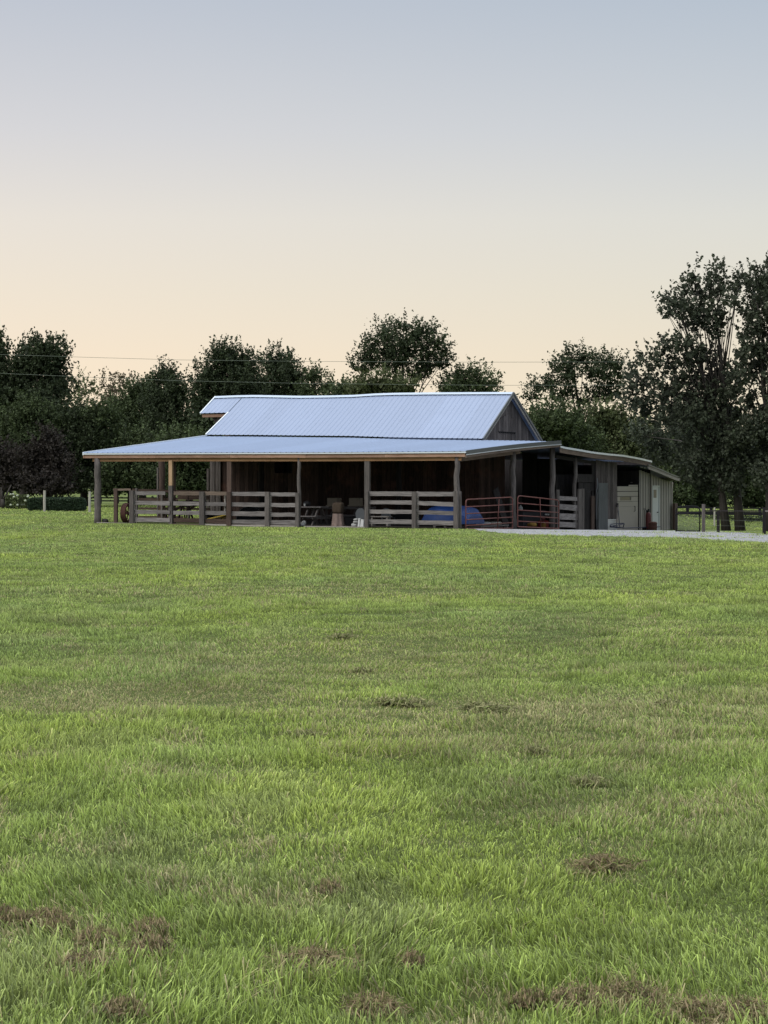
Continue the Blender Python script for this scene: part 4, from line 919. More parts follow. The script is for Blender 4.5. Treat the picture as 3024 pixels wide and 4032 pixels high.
# red hand pump / cylinder on a cart and rusty keg
e = on_s(2553,2091,SW+.5); cyl = thing('gas_cylinder_cart', 'dark red cylinder strapped on a black hand cart by the shed door', 'cylinder cart', W(SW+.5,e[0],e[1]))
m = MB(); m.lathe(W(SW+.5,e[0],e[1]+.08), [(.0,0),(.12,0),(.13,.05),(.13,.62),(.11,.72),(.05,.78)], 16); m.build('cylinder', M['dark_red'], cyl, True)
m = MB(); m.tube([W(SW+.5,e[0],e[1]+.86),W(SW+.5,e[0],e[1]+1.0)], .04, 8); m.tube([W(SW+.5,e[0]-.12,e[1]+.86),W(SW+.5,e[0]-.18,e[1]+.93)], .035, 8); m.build('valve', M['black'], cyl)
m = MB(); 
for q in (-.14, .14): m.tube([W(SW+.36,e[0]+q,e[1]+.02),W(SW+.36,e[0]+q,e[1]+.95),W(SW+.30,e[0]+q*.6,e[1]+1.02)], .014, 6)
m.box(SW+.34, SW+.66, e[0]-.15, e[0]+.15, e[1]+.03, e[1]+.06); m.build('cart_frame', M['black'], cyl)
for q in (-.2, .2):
    m = MB(); m.tube([W(SW+.38,e[0]+q,e[1]+.10),W(SW+.38,e[0]+q*1.25,e[1]+.10)], .1, 14); m.build('wheel', M['black'], cyl)
e = on_s(2570,2092,SW+.7); m = MB(); m.lathe(W(SW+.7,e[0],e[1]), [(.15,0),(.19,.04),(.20,.15),(.215,.18),(.20,.21),(.20,.33),(.215,.36),(.19,.40),(.15,.43),(.1,.44)], 18)
tag(set_origin(m.build('metal_keg', M['rust'], smooth_=True), W(SW+.7,e[0],e[1])), 'small rusty brown keg at the foot of the shed door', 'keg')
sbox(2648,2659,1982,2095,SW+.12,.12,'brown_v','gate_post','square brown timber post at the right corner of the metal shed','post')
# ------------------------------------------------------------------ board fences round the pen
def tb_board(mb, P, t, th=.03, mid=True):
    (xa, ya, yb), (xc, yc, yd) = P; a, b, c, d = on_t(xa, ya, t), on_t(xa, yb, t), on_t(xc, yc, t), on_t(xc, yd, t)
    n = 5; ti = random.random(); A = []
    for i in range(n+1):
        u = i/n; j = random.uniform(-.008, .008)*(0 < i < n); A.append((a[0]+(c[0]-a[0])*u, b[1]+(d[1]-b[1])*u+j, a[1]+(c[1]-a[1])*u+j*.7))
    for p, q in zip(A, A[1:]): mb.hexa([W(p[0],t,p[1]),W(q[0],t,q[1]),W(q[0],t+th,q[1]),W(p[0],t+th,p[1]),W(p[0],t,p[2]),W(q[0],t,q[2]),W(q[0],t+th,q[2]),W(p[0],t+th,p[2])], ti)
def pen(label, boards, posts, t=-.02, group='board fence bays under the porch', mat='grey_h', pm='grey_v'):
    xs_ = posts[0][0] if posts else boards[0][0][0]; a = on_t(xs_, 2078, t); r = thing('board_fence', label, 'fence', W(a[0], t, a[1]), group)
    for b in boards:
        m = MB(); tb_board(m, b[:2], b[2] if len(b) > 2 and not isinstance(b[2], str) else t); m.build('rail', M[b[-1] if isinstance(b[-1], str) else mat], r)
    for p in posts:
        x0, x1, yt, yb = p[:4]; tt = p[4] if len(p) > 4 else t-.10; mt = p[5] if len(p) > 5 else pm
        a, b = on_t(x0, yt, tt), on_t(x1, yb, tt); m = MB(); m.box(a[0], b[0], tt, tt+.09, b[1]-.08, a[1]); m.build('post', M[mt], r, bevel=.006)
    return r
pen('first grey board fence bay from the left, left of the spliced post', [((520,1934,1949),(650,1935,1949)),((522,1972,1987),(668,1973,1990)),((524,2007,2023),(668,2009,2024)),((524,2037,2054),(668,2040,2056))],
    [(508,525,1931,2071),(525,531,1947,2060,.12,'pale_h'),(532,540,1922,2058,.9)])
pen('second board fence bay with brownish top boards, right of the spliced post', [((684,1935,1950),(784,1935,1950),'beam_old'),((682,1974,1990),(784,1976,1991)),((682,2011,2026),(784,2011,2027)),((684,2040,2056),(784,2041,2058),'brown'),
    ((802,1935,1950),(892,1936,1950),'beam_old'),((802,1977,1992),(890,1978,1993)),((802,2012,2027),(890,2012,2028)),((802,2043,2060),(892,2044,2062),'brown')],
    [(783,802,1936,2071),(891,908,1936,2078,-.12,'brown_v'),(803,809,1950,2045,.1),(882,888,1950,2015,.1,'pale_h')])
pen('third grey board fence bay, left of the picnic table', [((908,1937,1952),(1043,1937,1953)),((908,1978,1994),(1043,1979,1996)),((908,2014,2031),(1043,2014,2033)),((908,2047,2061),(1043,2046,2064)),
    ((1060,1939,1954),(1166,1940,1955)),((1060,1981,1996),(1166,1981,1997)),((1060,2018,2034),(1166,2019,2035)),((1060,2048,2065),(1166,2048,2066))],
    [(1042,1059,1937,2079),(1060,1066,1955,2050,.1,'pale_h'),(1162,1176,1940,2078)])
pen('fourth grey board fence bay, in front of the blue tarp', [((1452,1935,1952),(1622,1936,1954)),((1452,1970,1985),(1622,1971,1987)),((1452,2006,2022),(1622,2008,2023)),((1452,2045,2062),(1622,2046,2064)),
    ((1642,1936,1954),(1788,1937,1954)),((1642,1972,1988),(1788,1978,1995)),((1642,2009,2025),(1788,2013,2029)),((1642,2049,2065),(1788,2051,2067))],
    [(1437,1449,1934,2078),(1621,1637,1936,2078),(1638,1646,1935,2078,.1,'pale_h'),(1785,1802,1933,2083,-.14),(1804,1814,1935,2084,.1,'grey_v')])
pen('dark brown board fence at the back of the pen', [((520,1924,1932),(700,1930,1941)),((545,1961,1972),(700,1962,1973)),((545,1997,2006),(700,1998,2008)),((545,2032,2040),(720,2032,2041)),((700,1930,1937),(826,1931,1939)),((700,1950,1968),(826,1952,1968)),((700,1999,2007),(826,2000,2009))],
    [(617,623,1841,2032,7.0,'grey_v'),(738,745,1930,2045,7.0,'grey_v'),(632,640,1935,2038,6.8,'grey_v')], t=7.0, mat='brown', group='board fences at the back of the pen')
# frame of the left gate opening
pen('short brown post with a top board at the left end of the pen', [((446,1924,1931),(514,1924,1932),'beam_old')], [(447,461,1923,2062,.1,'brown_v')], t=.12, group='end posts of the pen')
# sill boards at the foot of the pen
def sill(x0, y0, y1, x1, y2, y3, label, t=-.06, mat='pale_h'):
    m = MB(); tb_board(m, ((x0,y0,y1),(x1,y2,y3)), t, .12); a = on_t(x0, y1, t); return tag(set_origin(m.build('sill_timber', M[mat]), W(a[0],t,a[1])), label, 'timber', 'pale timbers along the ground in front of the pen')
sill(380,2056,2064,508,2060,2072,'pale ground timber from the far left post to the first fence post')
sill(525,2062,2075,667,2063,2076,'pale ground timber below the first fence bay'); sill(681,2062,2074,784,2063,2076,'pale ground timber below the left half of the second fence bay',mat='beam_old')
sill(802,2063,2075,891,2064,2077,'pale ground timber below the right half of the second fence bay'); sill(909,2066,2077,1042,2066,2079,'pale ground timber below the left half of the third fence bay')
sill(1060,2068,2078,1162,2069,2079,'pale ground timber below the right half of the third fence bay'); sill(1196,2071,2080,1436,2074,2081,'long pale ground timber in front of the picnic tables')
# wide side rails between the right gate and the stall
r = thing('board_fence', 'four wide grey boards between the right gate and the plank stall', 'fence', W(SW, on_s(2198,2080,SW)[0], on_s(2198,2083,SW)[1]), 'board fence on the right side of the barn')
for (ya, yb, yc, yd) in ((1953,1970,1957,1972),(1984,2005,1990,2012),(2021,2045,2024,2048),(2054,2075,2058,2078)):
    a, b, c, d = on_s(2199,ya,SW+.03), on_s(2199,yb,SW+.03), on_s(2273,yc,SW+.03), on_s(2273,yd,SW+.03); m = MB()
    m.hexa([W(SW+.03,a[0],b[1]),W(SW+.06,a[0],b[1]),W(SW+.06,c[0],d[1]),W(SW+.03,c[0],d[1]),W(SW+.03,a[0],a[1]),W(SW+.06,a[0],a[1]),W(SW+.06,c[0],c[1]),W(SW+.03,c[0],c[1])]); m.build('rail', M['grey_h'], r)
for x0, x1, yt in ((2189,2198,1928),(2273,2286,1925)):
    a, b = on_s(x0,yt,SW+.06), on_s(x1,2089,SW+.06); m = MB(); m.box(SW+.06, SW+.12, a[0], b[0], b[1]-.05, a[1]); m.build('post', M['grey_v'], r)
# ------------------------------------------------------------------ tube gates
def gate(label, P, s, mids, rad=.024, low=None, name='tube_gate', mat='gate_red', group='red tube gates on the right side of the barn'):
    pt = lambda x, y, ds=0: W(s+ds, *on_s(x, y, s))
    (xl, yl0, yl1), (xr, yr0, yr1), rails = P; base = pt(xl, yl1); r = thing(name, label, 'gate', base, group)
    def arc(c0, c1, c2, k=6): return [((1-u)**2*c0[0]+2*u*(1-u)*c1[0]+u*u*c2[0], (1-u)**2*c0[1]+2*u*(1-u)*c1[1]+u*u*c2[1]) for u in [i/(k-1) for i in range(k)]]
    path = [(xl, yl1)]+arc((xl, yl0+14), (xl, yl0), (xl+11, yl0+.3))+arc((xr-11, yr0-.2), (xr, yr0), (xr, yr0+14))+[(xr, yr1)]+[(xl, yl1)]
    m = MB(); m.tube([pt(x, y) for x, y in path], rad, 8, cap=False); m.build('frame', M[mat], r, True)
    for (ya, yb) in rails: m = MB(); m.tube([pt(xl, ya), pt((xl+xr)/2, (ya+yb)/2+random.uniform(-.6,.6)), pt(xr, yb)], rad*.85, 8); m.build('rail', M[mat], r, True)
    for (xa, ya, xb, yb) in mids: m = MB(); m.tube([pt(xa, ya, .03), pt(xb, yb, .03)], rad*.7, 6); m.build('brace', M[mat], r, True)
    return r
gate('red tube gate left of the big side post, in front of brown boards', ((1834,1966,2082),(2018,1958,2080),((1996,1986),(2023,2014),(2047,2036),(2070,2058))), SW+.16, ((1962,1965,1956,2080),))
gate('red tube gate right of the big side post, across the black opening', ((2038,1952,2074),(2200,1968,2081),((1981,1994),(2008,2018),(2030,2040),(2052,2061))), SW+.22, ((2123,1961,2127,2076),))
# ------------------------------------------------------------------ clutter under the porch
def picnic(x0, x1, ytop, ybench, ybase, t, label, depth=.75):
    a, b = on_t(x0, ytop, t), on_t(x1, ybench, t); zt, zs_ = a[1], b[1]; zb = on_t(x0, ybase, t)[1]; s0, s1 = a[0], on_t(x1, ytop, t)[0]
    r = thing('picnic_table', label, 'picnic table', W((s0+s1)/2, t+depth/2, zb), 'picnic tables under the porch')
    m = MB(); n = 5
    for i in range(n): m.box(s0, s1, t+depth*i/n, t+depth*(i+1)/n-.012, zt-.045, zt)
    m.build('table_top', M['grey_h'], r)
    for tt in (t-.45, t+depth+.2):
        m = MB(); m.box(s0, s1, tt, tt+.25, zs_-.04, zs_); m.build('bench', M['grey_h'], r)
    for s in (s0+.2, s1-.2):
        for q0, q1 in ((t-.35, t+depth*.35), (t+depth+.35, t+depth*.65)): m = MB(); m.bar(W(s, q0, zb), W(s, q1, zt-.05), .05, .1); m.build('leg', M['grey_v'], r)
        m = MB(); m.bar(W(s+.05, t-.4, zs_-.08), W(s+.05, t+depth+.4, zs_-.08), .04, .1); m.build('cross_beam', M['grey_v'], r)
    m = MB(); m.bar(W(s0+.25, t+depth/2, zs_-.05), W((s0+s1)/2, t+depth/2, zt-.06), .05, .08); m.build('brace', M['grey_v'], r)
    return r
picnic(1186,1262,1994,2031,2072,1.3,'weathered picnic table just right of the third fence bay')
picnic(1284,1410,2000,2028,2064,4.6,'long picnic table behind the stump with two cream crates above it', .8)
def zfloor(s, t): p = W(s, t, 0); return g(p.x, p.y)+.035
def tobj(name, label, cat, build_fn, x, y, t, mat, sm=False, group=None, bev=0):
    a = on_t(x, y, t); m = MB(); base = W(a[0], t, a[1]); build_fn(m, a[0], a[1]); o = m.build(name, M[mat], smooth_=sm, bevel=bev); set_origin(o, base); return tag(o, label, cat, group)
# cream crates standing on the rear shelf
shf = on_t(1285, 1996, 6.0)
for i, (x0, x1) in enumerate(((1286,1330),(1372,1415))):
    a, b = on_t(x0,1961,6.0), on_t(x1,1994,6.0); r = thing('storage_crate', 'crate', 'crate', W(a[0],6.0,b[1]), 'cream crates at the back of the porch')
    r['label'] = ('cream crate behind the brown sack, left of the pair', 'cream crate above the grey plastic chair, right of the pair')[i]
    m = MB(); m.box(a[0]+.02, b[0]-.02, 6.0, 6.4, b[1]+.05, a[1], .4); m.build('body', M['crate'], r, bevel=.015); m = MB(); m.box(a[0]-.01, b[0]+.01, 5.93, 6.42, b[1], b[1]+.055, .8); m.build('base_rim', M['crate'], r, bevel=.01)
r = thing('work_bench', 'rough grey bench carrying the two cream crates', 'bench', W(shf[0],6.2,zfloor(shf[0],6.2)))
b = on_t(1440,1996,6.0); m = MB(); m.box(shf[0]-.3, b[0]+.2, 5.85, 6.55, on_t(1300,1999,6.0)[1]-.05, on_t(1300,1994.5,6.0)[1]-.004); m.build('bench_top', M['grey_h'], r)
for s in (shf[0]-.2, b[0]+.1):
    for q in (5.95, 6.45): m = MB(); m.box(s-.04, s+.04, q-.04, q+.04, zfloor(s,q), on_t(1300,1999,6.0)[1]-.051); m.build('leg', M['grey_v'], r)
# stump with sack on it
def f(m, s, z): m.lathe(W(s, .9, z), [(.255,0),(.25,.04),(.225,.2),(.205,.38),(.20,.505)], 26, .6, .05)
tobj('tree_stump', 'pale ribbed tree stump standing on end at the porch edge', 'stump', f, 1331.5, 2075, .9, 'log')
def f(m, s, z): m.blob(W(s, .95, z+.20), .21, .17, .21, .45, .5, 4, .05, -PHI)
tobj('brown_sack', 'square brown sack sitting on top of the pale stump', 'sack', f, 1332, 2021, .95, 'sack', True)
# dark heap and cup on picnic table
def f(m, s, z): m.blob(W(s, 1.6, z+.08), .13, .12, .09, .8, .5, 9, .3)
tobj('rope_pile', 'dark tangled heap on the left picnic table', 'heap', f, 1209, 1992, 1.6, 'dark', True)
def f(m, s, z): m.lathe(W(s, 1.5, z), [(.03,0),(.04,.1)], 12)
tobj('cup', 'small white cup beside the dark heap on the picnic table', 'cup', f, 1200, 1993.5, 1.5, 'white')
def f(m, s, z): m.blob(W(s, .35, z+.06), .12, .09, .065, .9, .5, 12, .15, .3)
tobj('rock', 'larger pale rock at the foot of the post by the picnic table', 'rock', f, 1188, 2073, .35, 'stone', True); 
def f(m, s, z): m.blob(W(s, .5, z+.06), .10, .09, .09, .9, .5, 14, .15, .9)
tobj('rock', 'smaller grey rock resting behind the larger pale rock', 'rock', f, 1196, 2066, .5, 'stone', True)
def f(m, s, z): m.blob(W(s, .4, z+.07), .14, .10, .08, .8, .5, 15, .2, .9)
tobj('rock', 'dark rock lying just right of the far left porch post', 'rock', f, 414, 2058, .4, 'dark_stone', True)
# plastic chair (seen from behind)
def chair(x0, x1, yt, yb, t, label, lying=False):
    a, b = on_t(x0,yt,t), on_t(x1,yb,t); s0, s1, zt, zb = a[0], b[0], a[1], b[1]; h = zt-zb; r = thing('plastic_chair', label, 'chair', W((s0+s1)/2,t,zb), 'plastic chairs under the porch')
    m = MB(); P = []; w_ = s1-s0
    for i in range(9): u = i/8; P.append((s0+w_*u, zt-.12*(abs(2*u-1)**3)*1.6))
    poly = [W(s0+.03,t,zb+h*.42)]+[W(s, t, z) for s, z in P]+[W(s1-.03,t,zb+h*.42)]
    m.prism(poly[::-1], ET, .025); m.build('backrest', M['grey_plastic'], r, bevel=.008)
    m = MB(); m.box(s0+.02, s1-.02, t-.02, t+.45, zb+h*.42, zb+h*.46); m.build('seat', M['grey_plastic'], r, bevel=.01)
    for s, q in ((s0+.05,t),(s1-.05,t),(s0+.05,t+.42),(s1-.05,t+.42)): m = MB(); m.bar(W(s,q,zb), W(s,q,zb+h*.42), .05, .05); m.build('leg', M['grey_plastic'], r)
    for s in (s0+.03, s1-.03): m = MB(); m.bar(W(s,t+.02,zb+h*.68), W(s,t+.42,zb+h*.66), .05, .03); m.build('armrest', M['grey_plastic'], r)
chair(1399,1440,2001,2074,1.1,'grey plastic chair behind the white bags, left of the middle post')
chair(1500,1540,2000,2068,2.6,'grey plastic chair seen through the left half of the fourth fence bay')
# white bags
for i, (xa, yb, rx, rz, lab) in enumerate(((1396,2076,.13,.075,'lowest white bag of the pile of three'),(1401,2061,.10,.05,'middle white bag of the pile of three'),(1402,2051,.085,.045,'top white bag of the pile of three'))):
    def f(m, s, z): m.blob(W(s, .5, z+rz), rx, .1, rz, .75, .5, 20+i, .08, -PHI)
    tobj('filled_bag', lab, 'bag', f, xa, yb, .5, 'stone', True, 'white bags and slabs by the middle post')
for i, (xa, xb, yt, lab) in enumerate(((1409,1418,2040,'pale upright slab directly right of the bag pile'),(1419,1433,2044,'pale upright slab against the middle porch post'))):
    a, b = on_t(xa,yt,.45), on_t(xb,2077,.45)
    def f(m, s, z): m.hexa([W(a[0],.4,b[1]),W(b[0],.4,b[1]),W(b[0],.55,b[1]),W(a[0],.55,b[1]),W(a[0]+.02,.45,a[1]),W(b[0]-.01,.45,a[1]-.03),W(b[0]-.01,.58,a[1]-.03),W(a[0]+.02,.58,a[1])])
    tobj('stone_slab', lab, 'slab', f, xa, 2077, .45, 'white', False, 'white bags and slabs by the middle post', .01)
# dark tub
a, b = on_t(1356,2036,1.9), on_t(1404,2070,1.9)
def f(m, s, z): m.hexa([W(a[0]+.05,1.9,z),W(b[0]-.05,1.9,z),W(b[0]-.05,2.4,z),W(a[0]+.05,2.4,z),W(a[0],1.85,a[1]),W(b[0],1.85,a[1]),W(b[0],2.45,a[1]),W(a[0],2.45,a[1])]); m.box(a[0]-.02, b[0]+.02, 1.83, 2.47, a[1]+.002, a[1]+.03)
tobj('storage_tub', 'black lidded tub between the stump and the grey chair', 'tub', f, 1358, 2070, 1.9, 'black', bev=.01)
# round stock tank in the third bay
a, b = on_t(932,2030,5.5), on_t(1038,2030,5.5); zz = on_t(985,1995,5.5)[1]; fl = zfloor((a[0]+b[0])/2, 5.5)
def f(m, s, z):
    rr = (b[0]-a[0])/2; cs = (a[0]+b[0])/2; P = [W(cs+rr*math.cos(q), 5.5, fl+(zz-fl)*math.sin(q)**.75) for q in [math.pi*i/16 for i in range(17)]]; m.prism(P, ET, .9)
r = thing('stock_tank', 'dark arched cover behind the third fence bay', 'tank', W((a[0]+b[0])/2,5.5,fl)); m = MB(); f(m,0,0); m.build('shell', M['dark'], r)
m = MB(); rr = (b[0]-a[0])/2; cs = (a[0]+b[0])/2; m.tube([W(cs+rr*math.cos(q), 5.47, fl+(zz-fl)*math.sin(q)**.75) for q in [math.pi*i/20 for i in range(21)]], .018, 6); m.build('rim', M['grey_plastic'], r)
# wheelbarrow with yellow handles
a, b = on_t(816,2028,2.4), on_t(884,2044,2.4); r = thing('wheelbarrow', 'black wheelbarrow with yellow handles behind the second fence bay', 'wheelbarrow', W(a[0],2.4,zfloor(a[0],2.4)))
z0 = zfloor(a[0],2.4); m = MB(); m.hexa([W(a[0]+.15,2.2,z0+.22),W(b[0]-.15,2.2,z0+.22),W(b[0]-.15,2.6,z0+.22),W(a[0]+.15,2.6,z0+.22),W(a[0],2.1,a[1]),W(b[0],2.1,a[1]),W(b[0],2.7,a[1]),W(a[0],2.7,a[1])]); m.build('tray', M['black'], r, bevel=.01)
for q in (2.04, 2.76): m = MB(); m.bar(W(a[0]+.15,q,z0+.12), W(b[0]+.25,q,a[1]+.02), .04, .05); m.build('handle', M['yellow'], r)
m = MB(); m.bar(W(a[0]+.02,2.0,a[1]+.05), W(a[0]+.2,2.0,z0+.08), .04, .05); m.build('brace', M['yellow'], r); m = MB(); c = W(a[0]+.08,2.4,z0+.17); m.tube([c-ET*.05, c+ET*.05], .17, 16); m.build('wheel', M['dark'], r)
for s in (b[0]-.2,): 
    for q in (2.1, 2.7): m = MB(); m.bar(W(s,q,z0), W(s-.05,q,z0+.24), .03, .04); m.build('leg', M['yellow'], r)
# sawhorses
for i, (x, t, lab) in enumerate(((700,3.2,'brown trestle just right of the spliced post, behind the fence'),(752,4.2,'brown trestle with a hanging board in the middle of the second bay'))):
    a = on_t(x,1975,t); z0 = zfloor(a[0],t); r = thing('sawhorse', lab, 'trestle', W(a[0],t,z0), 'brown trestles in the pen')
    m = MB(); m.bar(W(a[0]-.5,t,a[1]), W(a[0]+.6,t,a[1]), .09, .1); m.build('top_bar', M['brown'], r)
    for sx in (-.4, .5):
        for q in (-.3, .3): m = MB(); m.bar(W(a[0]+sx*1.1,t+q,z0), W(a[0]+sx*.9,t,a[1]-.04), .04, .08); m.build('leg', M['brown_v'], r)
    m = MB(); m.bar(W(a[0]-.35,t-.2,z0+.25), W(a[0]+.35,t-.08,a[1]-.1), .03, .09); m.build('brace', M['brown'], r)
# rusty steel wheel
a, b = on_t(462,2020,.9), on_t(512,2020,.9); zt = on_t(487,1981,.9)[1]; zb = on_t(487,2060,.9)[1]; R_ = (zt-zb)/2
wc = W((a[0]+b[0])/2+.04,1.15,zb+R_); ax = Vector(ES); side = Vector((-ax.y, ax.x, 0)); r = thing('steel_wheel', 'big rusty steel wheel rim standing at the left end of the pen', 'wheel', W((a[0]+b[0])/2,1.15,zb))
m = MB(); n = 40; wd = .20
def rp(q, rr, o_): return wc+side*(rr*math.cos(q))+Vector((0,0,rr*math.sin(q)))+ax*o_
for i in range(n):
    q0, q1 = 2*math.pi*i/n, 2*math.pi*(i+1)/n
    for ro, ri in (((R_), (R_-.022)),):
        m.hexa([rp(q0,ri,-wd/2),rp(q1,ri,-wd/2),rp(q1,ri,wd/2),rp(q0,ri,wd/2),rp(q0,ro,-wd/2),rp(q1,ro,-wd/2),rp(q1,ro,wd/2),rp(q0,ro,wd/2)], .5)
    for oo in (-wd/2, wd/2): m.hexa([rp(q0,R_-.05,oo-.012),rp(q1,R_-.05,oo-.012),rp(q1,R_-.05,oo+.012),rp(q0,R_-.05,oo+.012),rp(q0,R_+.008,oo-.012),rp(q1,R_+.008,oo-.012),rp(q1,R_+.008,oo+.012),rp(q0,R_+.008,oo+.012)], .5)
m.build('rim', M['rust'], r)
m = MB(); m.tube([wc-ax*.13, wc+ax*.13], .06, 14); hb = m.build('hub', M['rust'], r)
for k in range(6): q = k*math.pi/3+.3; m = MB(); m.bar(rp(q,.05,.0), rp(q,R_-.02,.0), .05, .012); m.build('spoke', M['rust'], r)
# blue tarp heap on a pallet
def pallet(x0, x1, y0, y1, t, dep, label):
    a, b = on_t(x0,y0,t), on_t(x1,y1,t); r = thing('pallet', label, 'pallet', W(a[0],t,b[1]), 'wooden pallets'); z0, z1 = b[1], a[1]
    for i in range(5): m = MB(); m.box(a[0], b[0], t+dep*i/5, t+dep*(i+.7)/5, z1-.022, z1); m.build('deck_board', M['grey_h'], r)
    for i in range(3):
        q = a[0]+(b[0]-a[0]-.1)*i/2; m = MB(); m.box(q, q+.1, t+.002, t+dep-.05, z0+.022, z1-.024); m.build('block', M['grey_v'], r)
    for i in range(3): m = MB(); m.box(a[0], b[0], t+dep*i/3, t+dep*i/3+.1, z0, z0+.02); m.build('bottom_board', M['grey_h'], r)
pallet(1705,1800,2068,2080,1.2,1.2,'grey pallet under the blue tarp')
tp = [on_t(x, y, 1.6) for x, y in ((1664,2046),(1672,2022),(1690,1991),(1740,1989),(1800,1992),(1828,2002),(1848,2030),(1846,2064))]
m = MB(); n_ = 22; k = 10; S0_, S1_ = tp[0][0], tp[-2][0]; ztab = lambda s: float(np.interp(s, [p[0] for p in tp[:7]], [p[1] for p in tp[:7]])); zlow = on_t(1700,2048,1.6)[1]; zfl = zfloor(-1.5, 2)+.14
G = []
for i in range(n_+1):
    s = S0_+(S1_-S0_)*i/n_; row = []; zt = ztab(s)
    for j in range(k+1):
        u = j/k*math.pi; tt = 2.3-1.15*math.cos(u)*(.7+.3*math.sin(math.pi*i/n_)); hh = math.sin(u)**.45
        lo = max(zfl, zlow-(s-S0_)/(S1_-S0_)*.25); z = lo+(max(zt, lo+.03)-lo)*hh+.035*math.sin(s*9+tt*5)*math.sin(tt*7)*(hh > .1)
        row.append(W(s+.03*math.sin(j*2.1), tt, z))
    G.append(row)
for i in range(n_):
    for j in range(k): m.face([G[i][j], G[i+1][j], G[i+1][j+1], G[i][j+1]])
for i in (0, n_): m.face(G[i] if i else G[i][::-1])
tr_ = m.build('tarp', M['tarp'], smooth_=True); set_origin(tr_, W((S0_+S1_)/2, 2.3, zfl)); tag(tr_, 'crumpled blue tarp draped over a heap behind the fourth fence bay', 'tarp')
def f(m, s, z): m.box(s, s+.9, 3.2, 3.9, z, z+.55)
tobj('storage_bin', 'black bin left of the blue tarp behind the fence', 'bin', f, 1545, 2064, 3.2, 'black', bev=.03)
a = on_t(1455,2032,2.0); b = on_t(1530,2032,2.0); r = thing('low_bench', 'low pale bench behind the left half of the fourth fence bay', 'bench', W(a[0],2.0,zfloor(a[0],2)))
m = MB(); m.box(a[0], b[0], 2.0, 2.35, a[1]-.04, a[1]); m.build('seat', M['pale_h'], r)
for s in (a[0]+.08, b[0]-.08): m = MB(); m.box(s-.03, s+.03, 2.03, 2.32, zfloor(s,2), a[1]-.041); m.build('leg', M['pale_h'], r)
# things behind the side gates
def sth(name, label, cat, fn, x, y, s, mat, sm=False, group=None, bev=0):
    a = on_s(x, y, s); m = MB(); fn(m, a[0], a[1]); o = m.build(name, M[mat], smooth_=sm, bevel=bev); set_origin(o, W(s, a[0], a[1])); return tag(o, label, cat, group)
sS = SW-.9
a = on_s(1895,2070,sS); b = on_s(2004,2084,sS); m = MB(); m.box(sS-.5, sS, a[0], b[0], a[1]-.06, a[1]); r = thing('low_platform', 'low grey platform behind the left red gate', 'platform', W(sS,a[0],b[1])); m.build('deck_board', M['grey_h'], r)
for q in (a[0]+.1, (a[0]+b[0])/2, b[0]-.1): m = MB(); m.box(sS-.45, sS-.02, q-.06, q+.06, b[1]-.02, a[1]-.061); m.build('block', M['grey_h'], r)
sth('feed_bag', 'crumpled pale feed bag on the platform behind the left red gate', 'bag', lambda m, t, z: m.blob(W(sS-.25,t,z+.06), .22, .42, .07, .8, .5, 31, .22, -PHI), 1930, 2069.5, sS, 'stone', True)
sth('feed_bag', 'folded tan bag right of the crumpled pale bag', 'bag', lambda m, t, z: m.blob(W(sS-.2,t,z+.07), .2, .5, .07, .6, .5, 33, .08, -PHI), 1966, 2069, sS, 'cream', True)
sth('leaning_plank', 'wide brown plank leaning inside the opening behind the left gate', 'plank', lambda m, t, z: m.bar(W(SW-1.0,t,z), W(SW-1.3,on_s(1950,1925,SW-1.3)[0],on_s(1950,1925,SW-1.3)[1]), .55, .04, up=ES), 1993, 2070, SW-1.0, 'dark_v')
sth('ochre_cushion', 'round ochre bundle low behind the right red gate', 'bundle', lambda m, t, z: m.blob(W(SW-.8,t,z+.09), .2, .36, .1, .8, .5, 41, .14), 2096, 2076, SW-.8, 'ochre', True)
rc = sth('fuel_can', 'red fuel can behind the right end of the right gate', 'fuel can', lambda m, t, z: m.box(SW-1.1, SW-.85, t-.35, t+.35, z, z+.28), 2150, 2077, SW-.85, 'red', bev=.03)
m = MB(); e = on_s(2150,2077,SW-.85); m.tube([W(SW-.97,e[0]-.15,e[1]+.27),W(SW-.97,e[0]-.1,e[1]+.36),W(SW-.97,e[0]+.15,e[1]+.36),W(SW-.97,e[0]+.2,e[1]+.27)], .02, 6); hh = m.build('handle', M['red'], rc)
sth('paper_box', 'small tan box in front of the red fuel can', 'box', lambda m, t, z: m.box(SW-.8, SW-.7, t-.14, t+.14, z, z+.19), 2145, 2078, SW-.7, 'ochre', bev=.005)
tb = on_s(2076,2010,SW-1.2); r = thing('dark_cabinet', 'dark cabinet behind the right red gate carrying a white jug', 'cabinet', W(SW-1.2,tb[0],on_s(2076,2078,SW-1.2)[1])); m = MB(); m.box(SW-2.0, SW-1.2, tb[0]-.5, tb[0]+2.2, on_s(2076,2078,SW-1.2)[1]-.05, tb[1]-.002); m.build('body', M['dark'], r, bevel=.01); m = MB(); m.box(SW-2.03, SW-1.17, tb[0]-.53, tb[0]+2.23, tb[1]-.045, tb[1]-.001); m.build('top', M['dark_v'], r)
sth('jug', 'small white jug on the dark cabinet behind the right gate', 'jug', lambda m, t, z: m.lathe(W(SW-1.5,t,z), [(.09,0),(.10,.03),(.10,.12),(.04,.17),(.035,.21)], 14), 2076, 2009.5, SW-1.2, 'stone', True)
sth('rag', 'white rag lying on the cabinet by the right post', 'rag', lambda m, t, z: m.blob(W(SW-.7,t,z+.04), .1, .22, .04, .8, .5, 45, .3), 2155, 2031, SW-.7, 'white', True)
